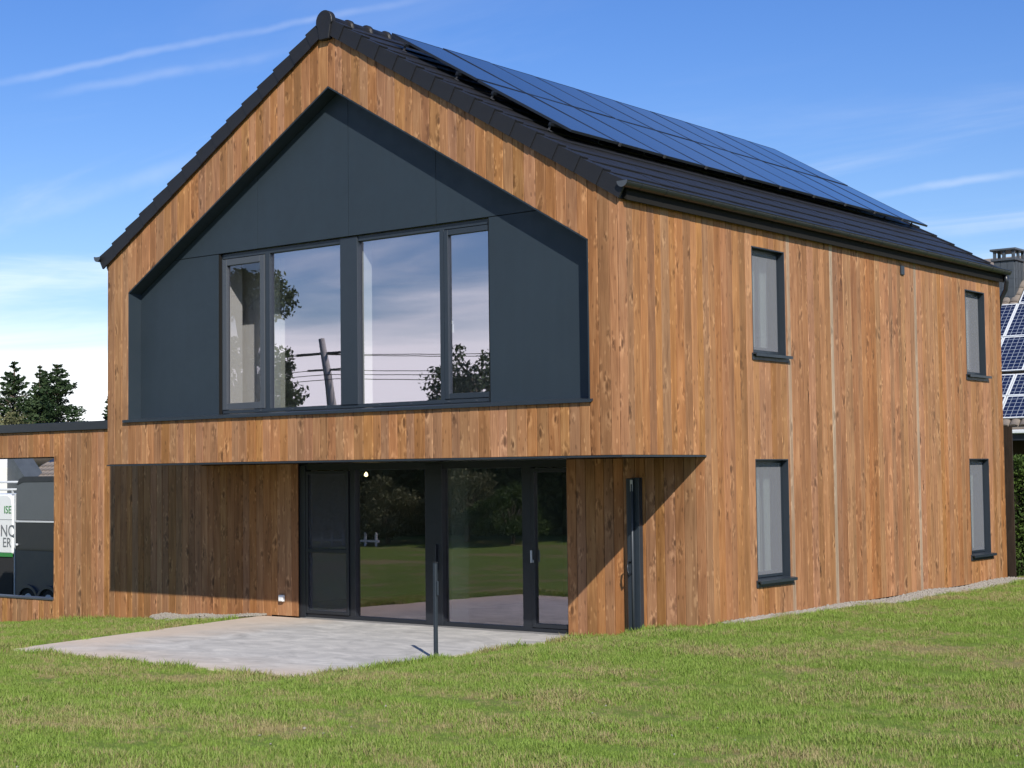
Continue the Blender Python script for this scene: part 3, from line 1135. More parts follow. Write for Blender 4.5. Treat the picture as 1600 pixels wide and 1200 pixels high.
# --- roof
cs = 1 / math.hypot(1, SL)
sn = SL * cs
OV = 0.12                                   # overhang past the wall, along x
Y0, Y1 = -0.035, HL + 0.04
TOFF = 0.18                                 # underside of the tiles above the wall line
SLOPE = (HW / 2 + OV) / cs                  # eave to ridge along the slope
NC = 15
GA = SLOPE / NC
m = MB()
for s in (1, -1):
    def xx(v):
        return v if s == 1 else -HW - v
    ex, rx = OV - 0.03, RX
    ez, rz = ZE - SL * (OV - 0.03), ZE - SL * RX
    m.prism([(xx(ex), ez + 0.005), (rx, rz + 0.005), (rx, rz + 0.165), (xx(ex), ez + 0.165)], 0.06, HL - 0.06, 'y')
roof = m.build('roof', MEMBRANE, house)


def roof_matrix(side_, s_along, y, lift=0.0):
    """frame on a slope: local x up the slope, local y along the ridge, local z out of the roof"""
    if side_ == 1:
        up = Vector((-cs, 0, sn))
        org = Vector((OV, y, ZE - SL * OV + TOFF))
        yv = Vector((0, -1, 0))
    else:
        up = Vector((cs, 0, sn))
        org = Vector((-HW - OV, y, ZE - SL * OV + TOFF))
        yv = Vector((0, 1, 0))
    nrm = up.cross(yv)
    if nrm.z < 0:
        nrm = -nrm
    p = org + up * s_along + nrm * lift
    return Matrix(((up.x, yv.x, nrm.x, p.x), (up.y, yv.y, nrm.y, p.y), (up.z, yv.z, nrm.z, p.z), (0, 0, 0, 1)))


def place(name, me, parent, M):
    o = bpy.data.objects.new(name, me)
    COL.objects.link(o)
    o.parent = parent
    o.matrix_parent_inverse = WM[parent.name].inverted()
    o.matrix_basis = M
    WM[o.name] = M.copy()
    return o


TW = 0.30
ntile = round((Y1 - Y0 - 0.30) / TW)
TW = (Y1 - Y0 - 0.30) / ntile
# one flat interlocking tile: butt end lifted, head tucked under the next course
tl = [(0.0, 0.006), (0.0, 0.040), (0.010, 0.046), (GA + 0.05, 0.022), (GA + 0.05, 0.002)]
hw_ = TW / 2 - 0.0015
v = [(p[0], -hw_, p[1]) for p in tl] + [(p[0], hw_, p[1]) for p in tl]
n = len(tl)
f = [tuple(range(n)), tuple(range(2 * n - 1, n - 1, -1))] + [(i, n + i, n + (i + 1) % n, (i + 1) % n) for i in range(n)]
tile_me = mesh('tile', v, f, TILE)
bmx = bmesh.new(); bmx.from_mesh(tile_me); bmesh.ops.recalc_face_normals(bmx, faces=bmx.faces); bmx.to_mesh(tile_me); bmx.free()
rnd.seed(77)
rest = {1: MB(), -1: MB()}
for side_ in (1, -1):
    for c in range(NC):
        for k in range(ntile):
            y = Y0 + 0.15 + TW * (k + 0.5)
            M = roof_matrix(side_, c * GA, y, rnd.uniform(0, 0.003)) @ Matrix.Rotation(R(rnd.uniform(-0.5, 0.5)), 4, 'Y') @ Matrix.Rotation(R(rnd.uniform(-0.3, 0.3)), 4, 'X')
            if side_ == 1 and (c < 5 or k < 2):
                place('tile', tile_me, roof, M)
            else:
                rest[side_].add([M @ Vector(q) for q in v], f)
for side_ in (1, -1):
    o = rest[side_].build('tiles', TILE, roof)
    o['kind'] = 'stuff'
# verge tiles with a flange that hangs over the gable boards
for (yy, sgn) in ((Y0, -1), (Y1, 1)):
    for side_ in (1, -1):
        # local y runs along the ridge; the outer edge of the tile is at the gable
        out = 1 if ((side_ == 1) == (sgn < 0)) else -1
        fl = MB()
        top = [(0.0, 0.012), (0.0, 0.062), (0.012, 0.070), (GA + 0.05, 0.034), (GA + 0.05, 0.004)]
        y_in, y_out = -0.148 * out, 0.0
        fl.add([(p[0], y_in, p[1]) for p in top] + [(p[0], y_out, p[1]) for p in top],
               [tuple(range(5)), tuple(range(9, 4, -1))] + [(i, 5 + i, 5 + (i + 1) % 5, (i + 1) % 5) for i in range(5)])
        fp = [(0.004, -0.165), (0.004, 0.066), (GA + 0.012, 0.040), (GA + 0.012, -0.165)]
        ya, yb_ = 0.0005 * out, 0.024 * out
        fl.add([(p[0], ya, p[1]) for p in fp] + [(p[0], yb_ * (1.3 if p[0] < 0.1 else 0.75), p[1]) for p in fp],
               [tuple(range(4)), tuple(range(7, 3, -1))] + [(i, 4 + i, 4 + (i + 1) % 4, (i + 1) % 4) for i in range(4)])
        vm = mesh('verge_tile', fl.v, fl.f, TILE)
        bmx = bmesh.new(); bmx.from_mesh(vm); bmesh.ops.recalc_face_normals(bmx, faces=bmx.faces); bmx.to_mesh(vm); bmx.free()
        for c in range(NC):
            M = roof_matrix(side_, c * GA - 0.02, yy, 0.004) @ Matrix.Rotation(R(rnd.uniform(-0.4, 0.4)), 4, 'Y')
            place('verge_tile', vm, roof, M)
# ridge: half-round caps with a collar, and the keystone-shaped end piece
ZR = ZE - SL * RX + TOFF - 0.02
rl = MB()
seg = 12
for (y, r_) in ((0.0, 0.140), (0.05, 0.140), (0.052, 0.116), (0.44, 0.112)):
    pass
rings = [(0.0, 0.142), (0.055, 0.142), (0.06, 0.118), (0.45, 0.110)]
for (y, r_) in rings:
    for k in range(seg + 1):
        a = math.pi * (k / seg) * 1.16 - math.pi * 0.08
        rl.v.append((r_ * math.cos(a), y, r_ * math.sin(a)))
for i in range(len(rings) - 1):
    for k in range(seg):
        b0 = i * (seg + 1) + k
        rl.f.append((b0, b0 + 1, b0 + seg + 2, b0 + seg + 1))
rl.f.append(tuple(range(seg, -1, -1)))
ridge_me = mesh('ridge_tile', rl.v, rl.f, TILE, True)
nr = 31
stp = (Y1 - Y0 - 0.05) / nr
for k in range(nr):
    place('ridge_tile', ridge_me, roof, Matrix.Translation((RX, Y0 + 0.02 + k * stp, ZR - 0.02 + rnd.uniform(-0.003, 0.003))))
pts = []
for k in range(13):
    a = math.pi * k / 12
    pts.append((RX + 0.165 * math.cos(a), ZR + 0.165 * math.sin(a)))
pts += [(RX - 0.165, ZR - 0.03), (RX - 0.135, ZR - 0.06), (RX - 0.095, ZR - 0.27), (RX + 0.095, ZR - 0.27), (RX + 0.135, ZR - 0.06), (RX + 0.165, ZR - 0.03)]
MB().prism(pts, Y0 - 0.045, Y0 + 0.05, 'y').build('ridge_end', TILE, roof, bevel=0.008)

# --- gutters and fascia
for sgn in (1, -1):
    def gxv(x_):
        return x_ if sgn == 1 else -HW - x_
    part_box('fascia', min(gxv(0.004), gxv(0.03)), max(gxv(0.004), gxv(0.03)), 0.0, HL, ZE - 0.03, ZE + 0.15, BLACK_M, house)
    m = MB()
    cx, cz, r1, r2 = gxv(OV + 0.02), ZE + 0.165, 0.080, 0.074
    out, inn = [], []
    for k in range(13):
        a = math.pi + math.pi * k / 12
        out.append((cx + r1 * math.cos(a), cz + r1 * math.sin(a)))
        inn.append((cx + r2 * math.cos(a), cz + r2 * math.sin(a)))
    m.prism(out + inn[::-1], Y0 - 0.075, Y1 + 0.02, 'y')
    bead = cx + sgn * r1
    m.tube([(bead, Y0 - 0.075, cz), (bead, Y1 + 0.02, cz)], 0.010, 8)
    gut = m.build('gutter', BLACK_M, house)
    MB().prism(out, Y0 - 0.080, Y0 - 0.0755, 'y').build('end_cap', FRAME_G, gut)
    if sgn == 1:
        m = MB()
        m.prism(out, Y1 + 0.02, Y1 + 0.024, 'y')
        m.build('end_cap', BLACK_M, gut)
        br = MB()
        o2 = [(cx + (r1 + 0.004) * math.cos(math.pi + math.pi * k / 12), cz + (r1 + 0.004) * math.sin(math.pi + math.pi * k / 12)) for k in range(13)]
        i2 = [(cx + (r1 + 0.001) * math.cos(math.pi + math.pi * k / 12), cz + (r1 + 0.001) * math.sin(math.pi + math.pi * k / 12)) for k in range(13)]
        br.prism(o2 + i2[::-1], -0.012, 0.012, 'y')
        bme = mesh('bracket', br.v, br.f, BLACK_M)
        for k in range(22):
            link('bracket', bme, gut, (0, 0.25 + k * 0.575, 0))
        dp = MB()
        dp.tube([(cx, HL - 0.02, cz - 0.06), (cx, HL - 0.01, cz - 0.20), (cx - 0.05, HL + 0.05, cz - 0.34), (cx - 0.16, HL + 0.10, cz - 0.50), (cx - 0.22, HL + 0.10, cz - 0.7), (cx - 0.22, HL + 0.10, 0.3)], 0.045, 10)
        dp.build('downpipe', BLACK_M, gut, True)

# --- solar array on the right-hand slope
AX0, AX1 = -4.62, -1.33          # x of the top and bottom edges
AY0, AY1 = 0.72, 12.25
NCOL = 10
s_bot = (OV - AX1) / cs
s_top = (OV - AX0) / cs
LIFT = 0.195
pw = (AY1 - AY0) / NCOL
pl_ = (s_top - s_bot) / 2
m = MB()
arr = link('solar_array', None, house, (-3, 6, 8))
arr['label'] = 'two rows of black solar panels raised above the roof tiles'
pm = MB()
hx, hy, fr_ = pl_ / 2 - 0.014, pw / 2 - 0.014, 0.026
pm.box(-hx, hx, -hy, -hy + fr_, -0.035, 0.0)
pm.box(-hx, hx, hy - fr_, hy, -0.035, 0.0)
pm.box(-hx, -hx + fr_, -hy + fr_, hy - fr_, -0.035, 0.0)
pm.box(hx - fr_, hx, -hy + fr_, hy - fr_, -0.035, 0.0)
frame_me = mesh('panel_frame', pm.v, pm.f, BLACK_M)
gl_ = MB().box(-hx + fr_, hx - fr_, -hy + fr_, hy - fr_, -0.033, -0.0025)
glass_me = mesh('solar_panel', pm.v + gl_.v, pm.f + [tuple(i + len(pm.v) for i in q) for q in gl_.f], BLACK_M)
glass_me.materials.append(SOLAR)
for i_, pg in enumerate(glass_me.polygons):
    pg.material_index = 1 if i_ >= len(pm.f) else 0
for me_ in (glass_me,):
    bmx = bmesh.new(); bmx.from_mesh(me_); bmesh.ops.recalc_face_normals(bmx, faces=bmx.faces); bmx.to_mesh(me_); bmx.free()
for r_ in range(2):
    for c in range(NCOL):
        M = roof_matrix(1, s_bot + pl_ * (r_ + 0.5), AY0 + pw * (c + 0.5), LIFT + rnd.uniform(-0.002, 0.002)) @ Matrix.Rotation(R(rnd.uniform(-0.2, 0.2)), 4, 'Y') @ Matrix.Rotation(R(rnd.uniform(-0.25, 0.25)), 4, 'X')
        place('solar_panel', glass_me, arr, M)
rail_me = mesh('rail', *(lambda b: (b.v, b.f))(MB().box(-0.02, 0.02, -(AY1 - AY0) / 2 - 0.05, (AY1 - AY0) / 2 + 0.05, -0.04, 0.0)), BLACK_M)
hk = MB()
hk.box(-0.012, 0.012, -0.008, 0.008, -0.065, 0.0)
hk.box(-0.06, 0.02, -0.012, 0.012, -0.072, -0.062)
hk.box(0.012, 0.030, -0.016, 0.016, -0.02, 0.02)
hook_me = mesh('roof_hook', hk.v, hk.f, DULL)
for s_ in (s_bot + 0.35, s_bot + pl_ - 0.4, s_bot + pl_ + 0.35, s_top - 0.4):
    place('rail', rail_me, arr, roof_matrix(1, s_, (AY0 + AY1) / 2, LIFT - 0.037))
    for k in range(11):
        place('roof_hook', hook_me, arr, roof_matrix(1, s_, AY0 - 0.02 + k * (AY1 - AY0 + 0.04) / 10, LIFT - 0.076))
cl = mesh('clamp', *(lambda b: (b.v, b.f))(MB().box(-0.018, 0.004, -0.02, 0.02, -0.045, 0.003)), DULL)
for c in range(1, NCOL):
    place('clamp', cl, arr, roof_matrix(1, s_bot, AY0 + pw * c, LIFT))

# --- side-awning cassette on the recess wall, and its catch post on the terrace edge
aw = tag(empty('side_awning', (-1.14, DP, 0.13)), 'tall dark side-awning cassette fixed to the boards beside the glazing', 'awning')
m = MB()
m.prism([(-1.245, DP - 0.004), (-1.245, DP - 0.10), (-1.215, DP - 0.125), (-1.12, DP - 0.125), (-1.12, DP - 0.004)], 0.14, 2.24, 'z')
m.build('cassette', ANTH_M, aw, bevel=0.004)
m = MB()
m.box(-1.117, -1.035, DP - 0.095, DP - 0.004, 0.15, 2.25)
m.build('wall_rail', ANTH_M, aw, bevel=0.004)
m = MB()
m.tube([(-1.125, DP - 0.135, 0.16), (-1.125, DP - 0.135, 2.16)], 0.014, 8)
m.build('pull_bar', STEEL if False else FRAME_G, aw, True)
m = MB()
m.tube([(-1.17, DP - 0.13, 1.08), (-1.17, DP - 0.185, 1.10), (-1.17, DP - 0.20, 1.0), (-1.17, DP - 0.185, 0.90), (-1.17, DP - 0.13, 0.92)], 0.014, 8)
m.build('handle', BLACK_M, aw, True)
part_box('top_clip', -1.15, -1.11, DP - 0.14, DP - 0.127, 2.06, 2.22, STEEL, aw, 0.003)
cp_ = tag(empty('catch_post', (-2.03, -1.25, 0.0)), 'thin grey metal post standing alone on the terrace edge', 'post')
m = MB()
m.box(-2.053, -2.007, -1.273, -1.227, -0.05, 1.21)
m.build('post', ANTH_M, cp_, bevel=0.006)
m = MB()
m.box(-2.006, -1.98, -1.262, -1.238, 0.80, 0.98)
m.build('catch', ANTH_M, cp_, bevel=0.004)
part_box('cap', -2.056, -2.004, -1.276, -1.224, 1.211, 1.222, BLACK_M, cp_)

# bulb hanging in the ground-floor room
bulb_m = bpy.data.materials.new('bulb_glow')
bulb_m.use_nodes = True
tb_ = NT(bulb_m.node_tree)
tb_.n.clear()
em = tb_.new('ShaderNodeEmission')
em.inputs[0].default_value = (1.0, 0.74, 0.34, 1)
em.inputs[1].default_value = 9.0
tb_.l.new(em.outputs[0], tb_.new('ShaderNodeOutputMaterial').inputs[0])
bulb = tag(empty('light_bulb', (-8.2, 4.0, 2.30)), 'small glowing yellow bulb seen through the ground-floor glass', 'bulb')
bb = bmesh.new()
bmesh.ops.create_uvsphere(bb, u_segments=14, v_segments=10, radius=0.034)
for v_ in bb.verts:
    if v_.co.z > 0.0:
        k = 1 - 0.55 * (v_.co.z / 0.034)
        v_.co.x *= k
        v_.co.y *= k
        v_.co.z *= 1.5
bme = bpy.data.meshes.new('globe')
bb.to_mesh(bme)
bb.free()
bme.materials.append(bulb_m)
bme.shade_smooth()
link('globe', bme, bulb, (-8.2, 4.0, 2.33))
m = MB()
m.tube([(-8.2, 4.0, 2.39), (-8.2, 4.0, 2.54)], 0.016, 8)
m.build('lamp_holder', BLACK_M, bulb)

# ------------------------------------------------------------------ flat-roofed carport beside the house
cpt = tag(empty('carport', (-13.5, 4.0, -0.3)), 'flat-roofed wooden carport wall with a wide window-like opening', 'carport')
OX, OZ0, OZ1 = -14.47, 0.02, 2.74
CX0 = -20.4
CT = 3.22
HOLE = (-19.2, OX, OZ0, OZ1)
cw = sheet_with_holes(CX0, -HW - 0.01, -1.1, CT + 0.1, [HOLE], 'y', DP + 0.026, DP + 0.16, 'carport_wall', MEMBRANE, cpt)
rnd.seed(9)
for (a, b) in columns(CX0, -HW - 0.001, (HOLE[0], OX)):
    mid = (a + b) / 2
    zb = float(ground_h(mid, DP - 0.1)) + 0.02
    zb = min(zb, 0.02)
    if HOLE[0] < mid < OX:
        plank(cw, 'y', DP, a, b, zb, zb, OZ0 - 0.002, OZ0 - 0.002)
        plank(cw, 'y', DP, a, b, OZ1, OZ1, CT, CT)
    else:
        plank(cw, 'y', DP, a, b, zb, zb, CT, CT)
m = MB()
m.box(HOLE[0] + 0.001, HOLE[1] - 0.001, DP - 0.02, DP + 0.22, OZ0 + 0.001, OZ0 + 0.03)
m.build('ledge', FRAME_G, cpt)
m = MB()
m.box(HOLE[1] - 0.018, HOLE[1] - 0.001, DP + 0.03, DP + 0.20, OZ0 + 0.032, OZ1 - 0.002)
m.box(HOLE[0] + 0.001, HOLE[1] - 0.001, DP + 0.03, DP + 0.20, OZ1 - 0.02, OZ1 - 0.002)
m.build('opening_lining', WOOD_DARK, cpt)
m = MB()
m.box(CX0 - 0.1, -HW - 0.02, DP + 0.2, DP + 2.6, CT - 0.02, CT + 0.10)
m.build('roof', BLACK_M, cpt)
m = MB()
m.box(CX0 - 0.12, -HW - 0.005, DP - 0.05, DP + 0.16, CT + 0.004, CT + 0.165)
m.build('roof_edge', BLACK_M, cpt, bevel=0.006)
for x in (-20.25, -11.0):
    part_box('post', x - 0.06, x + 0.06, DP + 2.4, DP + 2.52, -1.2, CT - 0.021, BLACK_M, cpt)
rp = tag(empty('roof_panel', (-12.0, 3.4, CT + 0.1)), 'thin grey panel on low feet on the carport roof', 'panel')
MB().box(-14.2, -12.9, 3.4, 4.4, CT + 0.30, CT + 0.325).build('plate', STEEL, rp)
for (x, y) in ((-14.0, 3.5), (-13.1, 3.5), (-14.0, 4.3), (-13.1, 4.3)):
    part_box('foot', x - 0.03, x + 0.03, y - 0.03, y + 0.03, CT + 0.101, CT + 0.299, BLACK_M, rp)

# dark board screen behind the far corner
sc_ = tag(empty('board_screen', (-0.5, HL + 0.25, 0.2)), 'dark brown board screen behind the rear corner of the house', 'screen')
rnd.seed(3)
x = -1.4
while x < -0.04:
    o = link('plank', plank_mesh(0.145, 0, 0, 2.85, 2.85, 0.022, WOOD_DARK), sc_, (x, HL + 0.16, 0.24))
    x += 0.15
part_box('batten', -1.4, 0.05, HL + 0.183, HL + 0.22, 0.6, 0.7, WOOD_DARK, sc_)
part_box('batten', -1.4, 0.05, HL + 0.183, HL + 0.22, 2.4, 2.5, WOOD_DARK, sc_)

# ------------------------------------------------------------------ gravel strips
ico = bmesh.new()
bmesh.ops.create_icosphere(ico, subdivisions=1, radius=1.0)
ICOV = np.array([v_.co[:] for v_ in ico.verts])
ICOF = np.array([[v_.index for v_ in f_.verts] for f_ in ico.faces])
ico.free()
nrng = np.random.default_rng(4)


def stones(name, label, pts, smin, smax, mat):
    n_ = len(pts)
    s = nrng.uniform(smin, smax, (n_, 1, 1)) * nrng.uniform(0.6, 1.2, (n_, 1, 3))
    a = nrng.uniform(0, 6.28, n_)
    jit = 1 + nrng.uniform(-0.25, 0.25, (n_, len(ICOV), 1))
    V = ICOV[None] * jit * s
    ca, sa = np.cos(a)[:, None], np.sin(a)[:, None]
    X = V[..., 0] * ca - V[..., 1] * sa
    Y = V[..., 0] * sa + V[..., 1] * ca
    V = np.stack([X, Y, V[..., 2] * 0.8], -1) + pts[:, None, :]
    F = (ICOF[None] + (np.arange(n_) * len(ICOV))[:, None, None]).reshape(-1, 3)
    o = link(name, np_mesh(name, V.reshape(-1, 3), F, mat), None, (0, 0, 0))
    return tag(o, label, 'gravel', kind='stuff')


n_ = 5200
yy = nrng.uniform(2.3, HL + 0.2, n_)
wid = 0.10 + 0.32 * sstep(yy, 3.5, 7.5)
xx_ = 0.01 + nrng.uniform(0, 1, n_) * wid
zz_ = ground_h(xx_, yy) + 0.035 * (1 - (xx_ / (wid + 0.02))) + 0.010
stones('gravel', 'pale gravel strip along the foot of the side wall', np.stack([xx_, yy, zz_], -1), 0.012, 0.028, GRAVEL_M)
n_ = 2600
t_ = nrng.uniform(0, 1, n_)
xx_ = -11.2 + 2.6 * t_
w_ = 0.55 * np.sin(np.pi * np.clip(t_ * 0.86 + 0.10, 0, 1)) * (1 + 0.25 * np.sin(t_ * 17) + 0.15 * np.sin(t_ * 41)) + 0.05
yy = DP - 0.01 - nrng.uniform(0, 1, n_) ** 1.5 * w_ * 1.25
zz_ = np.maximum(ground_h(xx_, yy), -0.12) + 0.045 * (1 - (DP - yy) / 0.85) - 0.004 + 0.008 * np.sin(xx_ * 6)
stones('gravel', 'heap of pale gravel at the foot of the shaded recess boards', np.stack([xx_, yy, zz_], -1), 0.008, 0.024, GRAVEL_M)

# ------------------------------------------------------------------ grass (geometry nodes on the visible part of the lawn)
tufts = bpy.data.collections.new('grass_tufts')
grng = np.random.default_rng(8)
for k in range(7):
    V, F = [], []
    nb = 16
    for b_ in range(nb):
        ang = grng.uniform(0, 6.28)
        r0 = 0.055 * math.sqrt(grng.uniform(0, 1))
        p0 = np.array([r0 * math.cos(ang), r0 * math.sin(ang), -0.005])
        hgt = grng.uniform(0.024, 0.062) * (1.35 if k == 6 else 1.0)
        la = grng.uniform(0, 6.28)
        lean = grng.uniform(0.1, 0.9) * hgt
        wv = np.array([math.cos(la + 1.57), math.sin(la + 1.57), 0]) * grng.uniform(0.0018, 0.0034)
        mid_ = p0 + np.array([math.cos(la) * lean * 0.3, math.sin(la) * lean * 0.3, hgt * 0.6])
        tip = p0 + np.array([math.cos(la) * lean, math.sin(la) * lean, hgt])
        i0 = len(V)
        V += [p0 - wv, p0 + wv, mid_ + wv * 0.8, mid_ - wv * 0.8, tip]
        F += [(i0, i0 + 1, i0 + 2, i0 + 3), (i0 + 3, i0 + 2, i0 + 4)]
    to = bpy.data.objects.new('grass_tuft', mesh('grass_tuft', V, F, GRASS))
    tufts.objects.link(to)

# surface patch seen by the camera, with a density on each cell
st_ = 0.2
ax = np.arange(-17.4, 12.0, st_)
ay = np.arange(-15.0, 24.0, st_)
CXg, CYg = np.meshgrid(ax, ay, indexing='ij')
cxg, cyg = CXg.ravel(), CYg.ravel()
mx_, my_ = cxg + st_ / 2, cyg + st_ / 2
mz_ = ground_h(mx_, my_)
dv = np.stack([mx_ - CAM.x, my_ - CAM.y, mz_ - CAM.z], -1)
dep = dv @ np.array(cf)
px = (dv @ np.array(cr)) / dep * 2523.57 / 800
py = (dv @ np.array(cu)) / dep * 2523.57 / 600
keep = (dep > 3) & (np.abs(px) < 1.06) & (py > -1.12) & (py < 1.1)
ont = (mx_ > ter_left(my_) - 0.04) & (mx_ < TER[1] + 0.02) & (my_ > TER[2] - 0.02) & (my_ < DP + 0.2)
inh = (mx_ > -HW) & (mx_ < 0.0) & (my_ > DP) & (my_ < HL + 0.1)
grv = (mx_ > -0.1) & (mx_ < 0.05 + 0.32 * sstep(my_, 3.5, 7.5)) & (my_ > 2.2) & (my_ < HL)
grv |= (mx_ < -8.6) & (mx_ > -11.2) & (my_ > DP - 0.62)
bh = (mx_ < -HW) & (my_ > DP - 0.05)
keep &= ~(ont | inh | grv | bh)
kx, ky, kd = cxg[keep], cyg[keep], dep[keep]
nf = len(kx)
cor = np.stack([np.stack([kx + a * st_, ky + b * st_], -1) for a, b in ((0, 0), (1, 0), (1, 1), (0, 1))], 1).reshape(-1, 2)
cor3 = np.column_stack([cor, ground_h(cor[:, 0], cor[:, 1])])
gme = np_mesh('grass', cor3, np.arange(nf * 4).reshape(-1, 4), GRASS)
att = gme.attributes.new('dens', 'FLOAT', 'FACE')
att.data.foreach_set('value', np.clip(760.0 * (12.0 / kd) ** 1.1, 180, 820).astype(np.float32))
ex = np.minimum.reduce([np.abs(kx + st_ / 2 - TER[1]) + 9 * (ky > DP), np.abs(ky + st_ / 2 - TER[2]) + 9 * ((kx > TER[1] + 0.2) | (kx < -8.2)),
                        np.abs(kx + st_ / 2 - ter_left(ky)) + 9 * (ky > DP), np.abs(ky - DP) + 9 * ((kx < -2.1) & (kx > -10.9)) + 9 * (kx > 0.1)])
att2 = gme.attributes.new('tall', 'FLOAT', 'FACE')
att2.data.foreach_set('value', (1.0 + 0.55 * (ex < 0.24)).astype(np.float32))
grass = link('grass', gme, None, (0, 0, 0))
tag(grass, 'short patchy green and straw-coloured grass covering the lawn', 'grass', kind='stuff')
ng = bpy.data.node_groups.new('grass_scatter', 'GeometryNodeTree')
ng.interface.new_socket('Geometry', in_out='INPUT', socket_type='NodeSocketGeometry')
ng.interface.new_socket('Geometry', in_out='OUTPUT', socket_type='NodeSocketGeometry')
N = ng.nodes
L = ng.links
gi = N.new('NodeGroupInput')
go = N.new('NodeGroupOutput')
dist = N.new('GeometryNodeDistributePointsOnFaces')
na = N.new('GeometryNodeInputNamedAttribute')
na.data_type = 'FLOAT'
na.inputs['Name'].default_value = 'dens'
tex = N.new('ShaderNodeTexNoise')
tex.inputs['Scale'].default_value = 1.3
tex.inputs['Detail'].default_value = 4
pos = N.new('GeometryNodeInputPosition')
L.new(pos.outputs[0], tex.inputs['Vector'])
mr = N.new('ShaderNodeMapRange')
mr.inputs['From Min'].default_value = 0.34
mr.inputs['From Max'].default_value = 0.58
mr.inputs['To Min'].default_value = 0.36
mr.inputs['To Max'].default_value = 1.1
L.new(tex.outputs['Fac'], mr.inputs['Value'])
mu = N.new('ShaderNodeMath')
mu.operation = 'MULTIPLY'
L.new(na.outputs['Attribute'], mu.inputs[0])
L.new(mr.outputs[0], mu.inputs[1])
L.new(gi.outputs[0], dist.inputs['Mesh'])
L.new(mu.outputs[0], dist.inputs['Density'])
ci = N.new('GeometryNodeCollectionInfo')
ci.inputs['Collection'].default_value = tufts
ci.inputs['Separate Children'].default_value = True
ip = N.new('GeometryNodeInstanceOnPoints')
ip.inputs['Pick Instance'].default_value = True
L.new(dist.outputs['Points'], ip.inputs['Points'])
L.new(ci.outputs[0], ip.inputs['Instance'])
rv = N.new('FunctionNodeRandomValue')
rv.data_type = 'FLOAT_VECTOR'
rv.inputs[0].default_value = (-0.12, -0.12, 0.0)
rv.inputs[1].default_value = (0.12, 0.12, 6.28)
L.new(rv.outputs[0], ip.inputs['Rotation'])
rs = N.new('FunctionNodeRandomValue')
rs.data_type = 'FLOAT'
rs.inputs[2].default_value = 0.50
rs.inputs[3].default_value = 1.40
ms = N.new('ShaderNodeMath')
ms.operation = 'MULTIPLY'
L.new(rs.outputs[1], ms.inputs[0])
L.new(mr.outputs[0], ms.inputs[1])
nt_ = N.new('GeometryNodeInputNamedAttribute')
nt_.data_type = 'FLOAT'
nt_.inputs['Name'].default_value = 'tall'
ms2 = N.new('ShaderNodeMath')
ms2.operation = 'MULTIPLY'
L.new(ms.outputs[0], ms2.inputs[0])
L.new(nt_.outputs['Attribute'], ms2.inputs[1])
L.new(ms2.outputs[0], ip.inputs['Scale'])
L.new(ip.outputs[0], go.inputs[0])
md = grass.modifiers.new('scatter', 'NODES')
md.node_group = ng

# a few small stones lying in the turf
n_ = 110
xx_ = nrng.uniform(-4, 9, n_)
yy = nrng.uniform(-11, -3.8, n_)
stones('gravel', 'scattered pale pebbles lying in the near lawn', np.stack([xx_, yy, ground_h(xx_, yy) + 0.012], -1), 0.006, 0.014, GRAVEL_M)


# ------------------------------------------------------------------ vegetation helpers
def leaves(P, size, rng, droop=0.0, dirs=None, aspect=0.5):
    """leaf-sized quads at points P; returns V,F"""
    n_ = len(P)
    a = rng.normal(size=(n_, 3))
    if dirs is not None:
        a = a * 0.55 + dirs
    a[:, 2] -= droop
    a /= np.linalg.norm(a, axis=1, keepdims=True)
    b = rng.normal(size=(n_, 3))
    b -= (b * a).sum(1, keepdims=True) * a
    b /= np.linalg.norm(b, axis=1, keepdims=True)
    s = size * rng.uniform(0.6, 1.3, (n_, 1))
    q = np.stack([P - a * s * 0.5, P + b * s * aspect * 0.5, P + a * s * 0.5, P - b * s * aspect * 0.5], 1)
    return q.reshape(-1, 3), np.arange(n_ * 4).reshape(-1, 4)


def crown_object(name, Ps, size, mat, parent, rng, **kw):
    V, F = leaves(Ps, size, rng, **kw)
    return link(name, np_mesh(name, V, F, mat), parent, (0, 0, 0))


